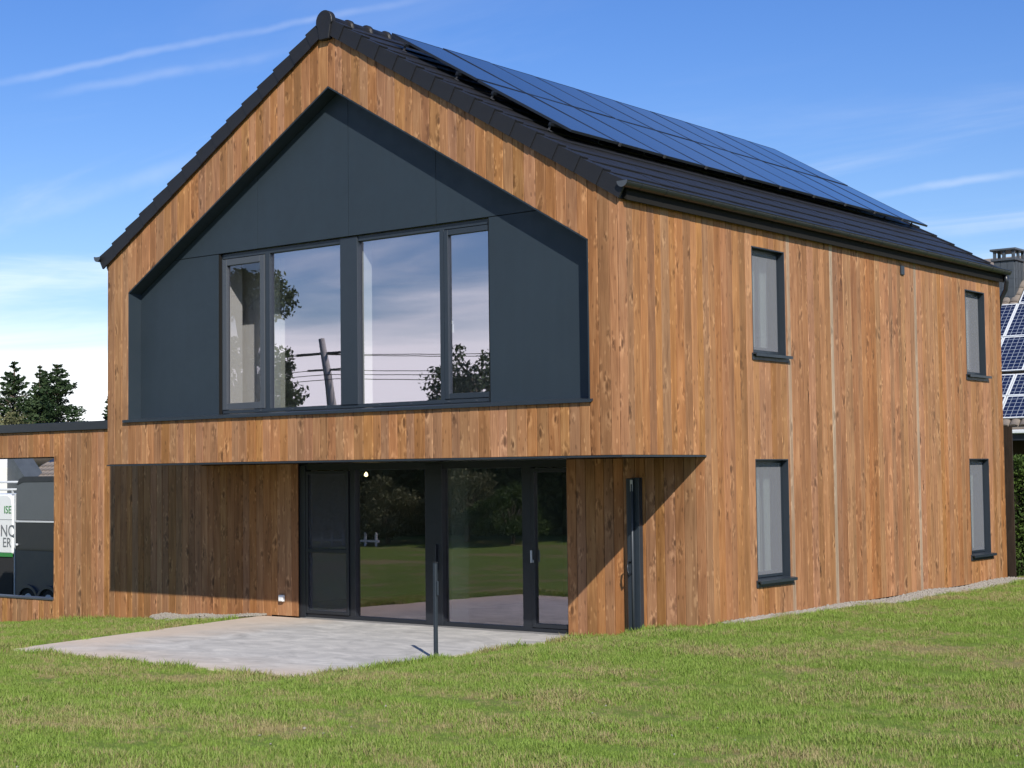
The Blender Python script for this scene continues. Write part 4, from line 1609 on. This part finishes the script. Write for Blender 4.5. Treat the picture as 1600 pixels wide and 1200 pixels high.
def spruce(loc, height, radius, label, seed, mat=SPRUCE, size=0.42, group=None, n_per=46, cat='tree', base=0.06, power=1.0):
    rng = np.random.default_rng(seed)
    x, y, z = loc
    root = tag(empty('spruce_tree', loc), label, cat, group)
    tr = MB()
    tr.tube([(x, y, z - 0.2), (x + 0.02 * height * 0.1, y, z + height * 0.5), (x, y, z + height * 0.985)], [0.022 * height, 0.012 * height, 0.004 * height], 8)
    Ps, Ds = [], []
    lev = base
    while lev < 0.985:
        t = (lev - base) / (1 - base)
        rr = radius * (1 - t) ** power
        nb_ = max(4, int(5 + 7 * (1 - t)))
        for _ in range(nb_):
            if rng.uniform() < 0.10:
                continue
            an = rng.uniform(0, 6.283)
            ln = rr * rng.uniform(0.60, 1.12) + 0.02 * height * (1 - t)
            d = np.array([math.cos(an), math.sin(an), rng.uniform(-0.30, 0.12) + 0.45 * t])
            k = max(8, int(n_per * (0.35 + ln / radius)))
            u_ = rng.uniform(0.08, 1, k) ** 0.75
            spread = (0.045 + 0.11 * (1 - u_)) * ln
            p = np.array([x, y, z + lev * height]) + d * (u_ * ln)[:, None] + rng.normal(size=(k, 3)) * spread[:, None] * [1, 1, 0.85]
            p[:, 2] -= (u_ ** 2) * ln * 0.10
            p[:, 2] += (u_ > 0.9) * ln * 0.05
            Ps.append(p)
            Ds.append(np.repeat(d[None], k, 0) * 1.2)
            if _ < 4 and lev < 0.8:
                tr.tube([(x, y, z + lev * height), tuple(np.array([x, y, z + lev * height]) + d * ln * 0.8)], [0.006 * height, 0.002 * height], 4, False)
        lev += 0.021 + 0.010 * (1 - t)
    tr.build('trunk', BARK, root, True)
    crown_object('crown', np.concatenate(Ps), size, mat, root, rng, dirs=np.concatenate(Ds), droop=0.25, aspect=0.42)
    return root


def leafy(name, loc, height, radii, label, seed, mat, size=0.3, nclump=70, per=90, group=None, cat='tree', trunk=True, low=0.3, clump=0.22):
    rng = np.random.default_rng(seed)
    x, y, z = loc
    root = tag(empty(name, loc), label, cat, group)
    rx, ry, rz = radii
    cz = z + height - rz
    tr = MB()
    tr.tube([(x, y, z - 0.3), (x + 0.1, y, z + (height - rz) * 0.6), (x, y + 0.1, cz + rz * 0.3)], [0.035 * height, 0.026 * height, 0.01 * height], 8)
    C = rng.normal(size=(nclump, 3))
    C /= np.linalg.norm(C, axis=1, keepdims=True)
    C *= rng.uniform(0.35, 1.0, (nclump, 1)) ** 0.5
    C[:, 2] = np.where(C[:, 2] < -low, -low * rng.uniform(0.3, 1, nclump), C[:, 2])
    P = []
    for c in C:
        p0 = np.array([x, y, cz]) + c * [rx, ry, rz] * (1 - clump * 0.5)
        cr_ = clump * max(rx, rz) * rng.uniform(0.6, 1.25)
        q = rng.normal(size=(per, 3))
        q /= np.linalg.norm(q, axis=1, keepdims=True)
        q *= rng.uniform(0.3, 1.0, (per, 1)) ** 0.6 * cr_
        q[:, 2] *= 0.7
        P.append(p0 + q)
        if trunk and rng.uniform() < 0.4:
            tr.tube([(x, y, z + (height - rz) * 0.7), tuple((np.array([x, y, cz]) * 0.5 + p0 * 0.5)), tuple(p0)], [0.014 * height, 0.008 * height, 0.003 * height], 5, False)
    tr.build('trunk', BARK, root, True)
    crown_object('crown', np.concatenate(P), size, mat, root, rng)
    return root


# --- conifers and bush far behind the carport
SG = 'spruces behind the carport'
spruce((-100.0, 60.0, -1.5), 13.4, 6.6, 'broad dark spruce with one pointed top, leftmost above the carport', 1, group=SG, n_per=110, size=0.30)
spruce((-98.0, 61.5, -1.5), 12.6, 4.2, 'slim spruce with a thin leader between two broader spruces', 2, group=SG, n_per=100, size=0.30)
spruce((-96.6, 60.0, -1.5), 12.9, 3.6, 'narrow spruce with open gaps left of the rightmost bushy one', 3, group=SG, n_per=80, size=0.30)
spruce((-95.0, 60.5, -1.5), 12.9, 5.4, 'bushy spruce with blunt top, rightmost of the group above the carport', 4, group=SG, power=0.8, n_per=110, size=0.30)
spruce((-87.6, 60.0, -1.5), 10.6, 3.0, 'spruce tip just showing beside the left house corner', 5, n_per=90, size=0.30)
spruce((-92.2, 61.0, -1.5), 6.9, 1.6, 'small young conifer low beside the group of spruces', 6, n_per=70)
leafy('bush', (-91.9, 55.0, -1.5), 9.0, (4.6, 3.0, 3.6), 'olive-green loose bush in front of the spruces above the carport', 7, OLIVE, 0.26, 150, 120, cat='bush', clump=0.17)


# ------------------------------------------------------------------ behind the carport: horse trailer, lettered van, house
TG = pmat('trailer_grey', build=mottled((0.085, 0.095, 0.105), 0.10, 2.0, 0.42, 0.06))
TB = pmat('trailer_black', build=mottled((0.014, 0.016, 0.022), 0.15, 2.0, 0.35, 0.06))
TD = pmat('trailer_lower', build=mottled((0.060, 0.066, 0.078), 0.10, 2.0, 0.45, 0.06))
RUBBER = pmat('rubber', (0.016, 0.016, 0.017), 0.8)
GZ = -0.98
tra = tag(empty('horse_trailer', (-21.4, 7.8, GZ)), 'dark grey horse trailer with rounded roof behind the carport opening', 'trailer')
x0, x1, ya, yb = -22.95, -19.75, 7.0, 8.65
top = [(x0 + 0.02, 1.30), (x0 + 0.02, 2.02), (x0 + 0.07, 2.18), (x0 + 0.18, 2.30), (x0 + 0.34, 2.36), (x1 - 0.4, 2.36), (x1, 2.05), (x1, 1.30)]
MB().prism(top, ya, yb, 'y').build('upper_body', TG, tra, bevel=0.02)
cap_ = [(x0 + 0.055, 2.16), (x0 + 0.17, 2.31), (x0 + 0.34, 2.375), (x1 - 0.4, 2.375), (x1 - 0.4, 2.25), (x0 + 0.34, 2.24)]
MB().prism(cap_, ya - 0.012, yb + 0.012, 'y').build('roof_cap', TB, tra)
part_box('band', x0 + 0.02, x1, ya, yb, 0.57, 1.245, TB, tra)
part_box('rail', x0, x1 + 0.01, ya - 0.02, yb + 0.02, 1.25, 1.295, STEEL, tra, 0.006)
part_box('lower_body', x0 + 0.02, x1, ya, yb, -0.55, 0.565, TD, tra)
part_box('edge_strip', x0 - 0.03, x0 + 0.015, ya - 0.015, ya + 0.05, -0.6, 1.95, STEEL, tra, 0.006)
part_box('chassis', x0 + 0.1, x1 + 0.2, ya + 0.3, yb - 0.3, -0.65, -0.555, RUBBER, tra)
m = MB()
m.tube([(x0 + 0.11, ya - 0.05, 0.70), (x0 + 0.11, ya, 0.70)], 0.035, 10)
m.build('latch', STEEL, tra, True)
for xw in (-22.37, -21.56):
    wl = link('wheel', None, tra, (xw, ya + 0.1, -0.66))
    tyre = MB()
    tyre.tube([(xw, ya - 0.02, -0.66), (xw, ya + 0.0, -0.66), (xw, ya + 0.15, -0.66), (xw, ya + 0.17, -0.66)], [0.27, 0.315, 0.315, 0.27], 22)
    tyre.build('tyre', RUBBER, wl)
    rim = MB()
    rim.tube([(xw, ya - 0.028, -0.66), (xw, ya - 0.021, -0.66)], [0.15, 0.19], 18)
    rim.build('rim', STEEL, wl)
    arc_o = [(xw + 0.44 * math.cos(a), -0.66 + 0.40 * math.sin(a)) for a in [math.pi * k / 12 for k in range(13)]]
    arc_i = [(xw + 0.37 * math.cos(a), -0.66 + 0.33 * math.sin(a)) for a in [math.pi * k / 12 for k in range(13)]]
    MB().prism(arc_o + arc_i[::-1], ya - 0.06, ya + 0.02, 'y').build('fender', TD, tra)

VW = pmat('van_white', build=mottled((0.72, 0.73, 0.73), 0.03, 1.5, 0.35, 0.05))
VGREEN = pmat('van_green', (0.03, 0.20, 0.045), 0.45)
VGREY = pmat('van_lettering_grey', (0.16, 0.17, 0.18), 0.5)
van = tag(empty('lettered_van', (-25.2, 8.6, GZ)), 'white van with green and grey lettering at the left end of the carport opening', 'van')
vx0, vx1, va, vb = -29.0, -23.85, 7.55, 9.4
MB().prism([(vx0, 0.42), (vx1, 0.42), (vx1, 1.66), (vx1 - 0.06, 1.86), (vx1 - 0.22, 1.93), (vx0 + 0.9, 1.93), (vx0 + 0.3, 1.2), (vx0, 1.0)], va, vb, 'y').build('body', VW, van, bevel=0.04)
part_box('stripe', vx0 + 0.02, vx1 - 0.02, va - 0.006, va + 0.02, 0.35, 0.44, VGREEN, van)
part_box('sill', vx0 + 0.05, vx1 - 0.02, va + 0.02, vb - 0.02, -0.60, 0.345, RUBBER, van)
for xw in (-28.0, -25.0):
    wl = link('wheel', None, van, (xw, va + 0.1, -0.65))
    MB().tube([(xw, va - 0.02, -0.65), (xw, va, -0.65), (xw, va + 0.18, -0.65)], [0.28, 0.33, 0.33], 20).build('tyre', RUBBER, wl)
    MB().tube([(xw, va - 0.03, -0.65), (xw, va - 0.021, -0.65)], [0.15, 0.19], 16).build('rim', STEEL, wl)
for zz__, yy__ in ((2.05, va + 0.1), (2.24, va + 0.5)):
    m = MB()
    m.tube([(vx0 + 1.2, yy__, zz__), (vx1 + 0.03, yy__, zz__)], 0.028, 8)
    m.build('roof_bar', STEEL, van, True)
for x_ in (-27.3, -25.4, -24.0):
    part_box('roof_foot', x_ - 0.02, x_ + 0.02, va + 0.08, va + 0.12, 1.925, 2.03, STEEL, van)


def lettering(txt, size, xr__, z_, mat, parent, y_):
    cu_ = bpy.data.curves.new('lettering', 'FONT')
    cu_.body = txt
    cu_.size = size
    cu_.align_x = 'RIGHT'
    cu_.extrude = 0.004
    o = bpy.data.objects.new('lettering', cu_)
    dg = bpy.context.evaluated_depsgraph_get()
    COL.objects.link(o)
    bpy.context.view_layer.update()
    me_ = bpy.data.meshes.new_from_object(o.evaluated_get(bpy.context.evaluated_depsgraph_get()))
    bpy.data.objects.remove(o)
    me_.materials.clear()
    me_.materials.append(mat)
    M = Matrix.Translation((xr__, y_, z_)) @ Matrix.Rotation(R(90), 4, 'X')
    return place('lettering', me_, parent, M)


lettering('ISE', 0.27, -23.90, 1.45, VGREEN, van, va - 0.006)
part_box('rule', -26.8, -23.88, va - 0.006, va + 0.01, 1.285, 1.295, VGREY, van)
lettering('NO', 0.42, -23.70, 0.87, VGREY, van, va - 0.006)
lettering('ER', 0.34, -23.90, 0.60, VGREY, van, va - 0.006)

BT = pmat('grey_brown_tile', build=mottled((0.20, 0.165, 0.135), 0.3, 6.0, 0.8, 0.05))
bh_ = tag(empty('neighbouring_house', (-42.0, 22.0, -1.0)), 'white house with grey-brown tiled roof seen through the carport opening', 'house')
part_box('wall', -46.6, -31.0, 20.6, 27.4, -1.0, 2.2, PLASTER, bh_)
MB().prism([(-46.9, -1.0), (-41.75, -1.0), (-41.75, 2.75), (-44.3, 3.5), (-46.9, 2.75)], 19.2, 20.5, 'y').build('gable_wing', PLASTER, bh_)
wn_ = part_box('window', -42.95, -42.25, 19.14, 19.22, 1.5, 3.2, WHITE_P, bh_)
part_box('pane', -42.87, -42.63, 19.11, 19.13, 1.58, 3.1, SOLAR, wn_)
part_box('pane', -42.57, -42.33, 19.11, 19.13, 1.58, 3.1, SOLAR, wn_)
MB().prism([(-41.74, 0.5), (-41.2, 0.5), (-40.6, 2.35), (-41.74, 3.4)], 19.6, 20.5, 'y').build('slate_cheek', SLATE, bh_)
MB().prism([(20.2, 2.15), (22.2, 3.28), (22.2, 3.38), (20.1, 2.25)], -41.7, -30.6, 'x').build('roof', BLACK_M, bh_)
MB().prism([(22.2, 3.28), (27.9, 2.0), (27.9, 2.1), (22.2, 3.38)], -46.8, -30.6, 'x').build('roof', BT, bh_)
rt = bh_
tm = MB()
for k in range(9):
    a = math.pi * k / 8
    tm.v.append((0.13 * math.cos(a), 0.0, 0.055 * math.sin(a) + 0.02))
    tm.v.append((0.13 * math.cos(a), 0.36, 0.055 * math.sin(a)))
tm.f += [(2 * k, 2 * k + 1, 2 * k + 3, 2 * k + 2) for k in range(8)] + [tuple(range(16, -1, -2))]
tm_me = mesh('roof_tile', tm.v, tm.f, BT, True)
sl_ = math.atan2(1.13, 2.1)
for r_ in range(4):
    for k in range(26):
        x_ = -41.5 + 0.27 * k
        yy_, zz2 = 20.1 + 0.33 * r_ * math.cos(sl_), 2.26 + 0.33 * r_ * math.sin(sl_)
        M = Matrix.Translation((x_, yy_, zz2)) @ Matrix.Rotation(sl_, 4, 'X')
        place('roof_tile', tm_me, rt, M)

# ------------------------------------------------------------------ neighbour on the right: solar roof, chimney, hedge
nb = tag(empty('neighbour_house', (-4.0, 33.0, -0.5)), 'neighbouring house with blue solar roof and slate chimney behind the rear corner', 'house')
KN = 0.9
EY, EZ = 28.0, 3.62


def nz(y_):
    return EZ + KN * (y_ - EY)


part_box('wall', -12.0, 4.0, 30.2, 38.0, -0.8, 3.6, WOOD_DARK, nb)
MB().prism([(EY - 0.1, EZ - 0.16), (34.2, nz(34.2) - 0.07), (34.2, nz(34.2) - 0.22), (EY - 0.1, EZ - 0.30)], -12.6, 4.6, 'x').build('roof', BT, nb)
MB().prism([(34.2, nz(34.2) - 0.07), (40.4, EZ - 0.2), (40.4, EZ - 0.35), (34.2, nz(34.2) - 0.22)], -12.6, 4.6, 'x').build('roof', BT, nb)
part_box('gutter', -12.7, 4.7, EY - 0.25, EY - 0.11, EZ - 0.36, EZ - 0.25, WHITE_M, nb, 0.02)
part_box('fascia', -12.6, 4.6, EY - 0.10, EY - 0.05, EZ - 0.55, EZ - 0.31, BLACK_M, nb)
for x_ in (-9.5, -3.0, 2.0):
    part_box('porch_post', x_ - 0.08, x_ + 0.08, EY + 0.1, EY + 0.26, -0.6, EZ - 0.3, BLACK_M, nb)
an = math.atan(KN)
wv = mesh('roof_tile', tm.v, tm.f, BT, True)
for k in range(14):
    place('roof_tile', wv, nb, Matrix.Translation((-8.6 + 0.29 * k, EY - 0.12, EZ - 0.15)) @ Matrix.Rotation(an, 4, 'X'))
for r_ in range(5):
    for k in range(12):
        yy_ = 31.75 + 0.27 * r_
        place('roof_tile', wv, nb, Matrix.Translation((-9.9 + 0.29 * k, yy_, nz(yy_) - 0.06)) @ Matrix.Rotation(an, 4, 'X'))


def solar_cell(px_, y_, w_, l_):
    me_ = MB()
    me_.box(0, w_, 0, 0.04, 0, 0.04); me_.box(0, w_, l_ - 0.04, l_, 0, 0.04)
    me_.box(0, 0.04, 0.04, l_ - 0.04, 0, 0.04); me_.box(w_ - 0.04, w_, 0.04, l_ - 0.04, 0, 0.04)
    nfr = len(me_.f)
    me_.box(0.04, w_ - 0.04, 0.04, l_ - 0.04, 0.002, 0.034)
    mm_ = mesh('solar_panel', me_.v, me_.f, WHITE_M)
    mm_.materials.append(SOLAR_BLUE)
    for i_, pg in enumerate(mm_.polygons):
        pg.material_index = 1 if i_ >= nfr else 0
    place('solar_panel', mm_, nb, Matrix.Translation((px_, y_, nz(y_) + 0.05)) @ Matrix.Rotation(an, 4, 'X'))


ca_ = math.cos(an)
for k in range(-2, 5):
    solar_cell(-7.85 + 1.66 * k, 28.02, 1.63, 0.98)
    solar_cell(-7.85 + 1.66 * k, 28.02 + 1.0 * ca_, 1.63, 0.98)
for k in range(-1, 9):
    for r_ in range(2):
        solar_cell(-8.07 + 1.02 * k, 29.62 + 1.67 * r_ * ca_, 1.0, 1.64)
for k in range(1, 8):
    solar_cell(-8.07 + 1.02 * k, 29.62 + 1.67 * 2 * ca_, 1.0, 1.64)
ch_ = link('chimney', None, nb, (-7.6, 32.8, 7.6))
part_box('stack', -7.95, -7.30, 32.45, 33.25, 6.9, 8.78, SLATE, ch_, 0.01)
part_box('rim', -8.03, -7.22, 32.37, 33.33, 8.78, 8.86, FRAME_G, ch_, 0.01)
for (x_, y_) in [(-7.93, 32.47), (-7.62, 32.47), (-7.32, 32.47), (-7.32, 32.85), (-7.32, 33.23), (-7.62, 33.23), (-7.93, 33.23), (-7.93, 32.85)]:
    part_box('cap_leg', x_ - 0.04, x_ + 0.04, y_ - 0.04, y_ + 0.04, 8.86, 9.10, FRAME_G, ch_)
part_box('cap', -8.05, -7.20, 32.35, 33.35, 9.10, 9.17, FRAME_G, ch_, 0.015)
# slates on the two visible chimney faces
sm = mesh('slate', *(lambda b: (b.v, b.f))(MB().box(0, 0.205, -0.012, 0.0, 0, 0.27)), SLATE)
for r_ in range(6):
    for k in range(3):
        place('slate', sm, ch_, Matrix.Translation((-7.945 + 0.215 * k, 32.449, 7.1 + 0.278 * r_)) @ Matrix.Rotation(R(rnd.uniform(1.0, 3.0)), 4, 'X'))
        place('slate', sm, ch_, Matrix.Translation((-7.299, 32.50 + 0.25 * k, 7.1 + 0.278 * r_)) @ Matrix.Rotation(R(90), 4, 'Z') @ Matrix.Rotation(R(rnd.uniform(1.0, 3.0)), 4, 'X'))


def hedge(name, p0, p1, thick, z0, z1, label, seed, mat, size, dens, top_var=0.1, cat='hedge'):
    rng = np.random.default_rng(seed)
    p0, p1 = np.array(p0, float), np.array(p1, float)
    L_ = np.linalg.norm(p1 - p0)
    d = (p1 - p0) / L_
    nrm_ = np.array([-d[1], d[0]])
    n_ = int(dens * L_ * ((z1 - z0) * 2 + thick))
    s_ = rng.uniform(0, L_, n_)
    ztop = z1 + top_var * (np.sin(s_ * 1.7 + seed) + 0.7 * np.sin(s_ * 4.1) + 0.5 * np.sin(s_ * 9.3))
    u_ = rng.uniform(0, (z1 - z0) * 2 + thick, n_)
    H_ = z1 - z0
    off = np.where(u_ < H_, -thick / 2, np.where(u_ < 2 * H_, thick / 2, u_ - 2 * H_ - thick / 2))
    zz3 = np.where(u_ < H_, z0 + u_, np.where(u_ < 2 * H_, z0 + u_ - H_, ztop))
    zz3 = np.minimum(zz3, ztop)
    off = off * (1 + 0.16 * np.sin(s_ * 2.3 + zz3 * 1.9) + 0.10 * np.sin(s_ * 6.1 - zz3 * 4.3)) + rng.normal(size=n_) * 0.06 * thick
    zz3 = zz3 + rng.normal(size=n_) * 0.05
    P = np.column_stack([p0[0] + d[0] * s_ + nrm_[0] * off, p0[1] + d[1] * s_ + nrm_[1] * off, zz3])
    root = tag(empty(name, (float(p0[0] + p1[0]) / 2, float(p0[1] + p1[1]) / 2, z0)), label, cat)
    crown_object('foliage', P, size, mat, root, rng)
    core = MB()
    a_, b_ = p0 + nrm_ * thick * 0.36, p1 + nrm_ * thick * 0.36
    c_, e_ = p1 - nrm_ * thick * 0.36, p0 - nrm_ * thick * 0.36
    core.prism([tuple(a_), tuple(b_), tuple(c_), tuple(e_)], z0, z1 - 0.18, 'z')
    core.build('twigs', BARK_D, root)
    return root


BARK_D = pmat('dark_twigs', (0.020, 0.020, 0.012), 0.95, spec=0.05)
hedge('clipped_hedge', (-1.2, 14.1), (7.5, 15.4), 0.9, 0.1, 2.42, 'clipped green hedge beyond the rear corner of the house', 12, HEDGE_L, 0.075, 1500, 0.04)

# ------------------------------------------------------------------ the garden boundary behind the camera (mirrored in the panes)
hedge('tall_hedge', (-36.0, -15.0), (-6.0, -20.5), 2.2, -0.9, 3.7, 'tall dark hedge closing the garden, mirrored in the ground-floor panes', 21, HEDGE_D, 0.24, 130, 0.28)
leafy('round_tree', (-18.9, -20.2, -0.6), 7.4, (2.3, 2.3, 2.7), 'round bushy tree mirrored low in the right upper pane', 31, DARKTREE, 0.17, 90, 110)
leafy('pine_tree', (-26.55, -17.4, -0.8), 10.0, (1.8, 1.8, 1.3), 'tall pine mirrored at the left edge of the big upper pane', 32, DARKTREE, 0.16, 36, 150, clump=0.34)
leafy('pine_shrub', (-26.4, -17.1, -0.8), 7.6, (1.9, 1.9, 1.8), 'broad dark shrub under the mirrored pine', 33, DARKTREE, 0.16, 60, 120, clump=0.25, cat='shrub')
leafy('garden_shrub', (-16.6, -14.4, -0.2), 2.3, (1.3, 1.2, 1.1), 'light green shrub mirrored behind the right-hand door leaf', 51, HEDGE_L, 0.10, 60, 120, cat='shrub', clump=0.26)
leafy('garden_shrub', (-20.6, -13.6, -0.5), 2.9, (1.0, 1.0, 1.4), 'upright olive shrub mirrored in the left big door pane', 52, OLIVE, 0.10, 60, 120, cat='shrub', clump=0.26)
leafy('garden_shrub', (-18.6, -14.8, -0.4), 3.1, (1.2, 1.2, 1.4), 'grey-green shrub mirrored beside the wide door post', 53, OLIVE, 0.10, 60, 120, cat='shrub', clump=0.28)
fen = tag(empty('picket_edging', (-21.5, -12.6, -0.6)), 'low white picket edging mirrored at the back of the lawn', 'fence')
for k in range(9):
    px_ = -23.4 + 0.42 * k
    gz_ = float(ground_h(px_, -12.6))
    MB().prism([(px_ - 0.04, gz_ - 0.05), (px_ + 0.04, gz_ - 0.05), (px_ + 0.04, gz_ + 0.34), (px_, gz_ + 0.40), (px_ - 0.04, gz_ + 0.34)], -12.62, -12.60, 'y').build('picket', WHITE_P, fen)
gz_ = float(ground_h(-21.7, -12.6))
part_box('rail', -23.5, -19.9, -12.598, -12.57, gz_ + 0.12, gz_ + 0.18, WHITE_P, fen)
CONC = pmat('pole_concrete', build=mottled((0.30, 0.29, 0.27), 0.2, 3.0, 0.85, 0.05))
up = tag(empty('utility_pole', (-23.5, -18.6, -0.8)), 'concrete utility pole with wires mirrored in the upper panes', 'utility pole')
m = MB()
m.tube([(-23.7, -18.6, -0.8), (-24.0, -18.6, 3.5), (-24.25, -18.6, 5.0), (-24.6, -18.6, 6.6)], [0.24, 0.17, 0.14, 0.10], 10)
m.build('pole', CONC, up, True)
m = MB()
m.tube([(-25.5, -18.4, 6.1), (-23.7, -18.8, 6.15)], 0.045, 6)
m.tube([(-25.1, -18.5, 5.6), (-23.8, -18.7, 5.62)], 0.035, 6)
m.build('cross_arm', DULL, up)
for k, (zz4, dz4) in enumerate(((6.15, 0.5), (6.12, 0.62), (5.6, 0.5), (5.45, 0.45), (5.3, 0.5))):
    a = Vector((-25.3 + 0.35 * k, -18.5, zz4))
    b = Vector((8.0, -34.0, zz4 + 0.7))
    pts = [a.lerp(b, t / 14) - Vector((0, 0, dz4 * 4 * (t / 14) * (1 - t / 14))) for t in range(15)]
    MB().tube(pts, 0.012, 5).build('wire', RUBBER, up)
    c = Vector((-60.0, -10.0, zz4 + 0.3))
    pts = [a.lerp(c, t / 14) - Vector((0, 0, dz4 * 4 * (t / 14) * (1 - t / 14))) for t in range(15)]
    MB().tube(pts, 0.012, 5).build('wire', RUBBER, up)
up2 = tag(empty('utility_pole', (8.0, -34.0, 0.4)), 'next concrete utility pole along the wires, behind the camera', 'utility pole')
MB().tube([(8.0, -34.0, 0.2), (8.0, -34.0, 7.4)], [0.20, 0.13], 10).build('pole', CONC, up2, True)
MB().tube([(7.3, -34.5, 6.9), (8.7, -33.5, 6.9)], 0.045, 6).build('cross_arm', DULL, up2)
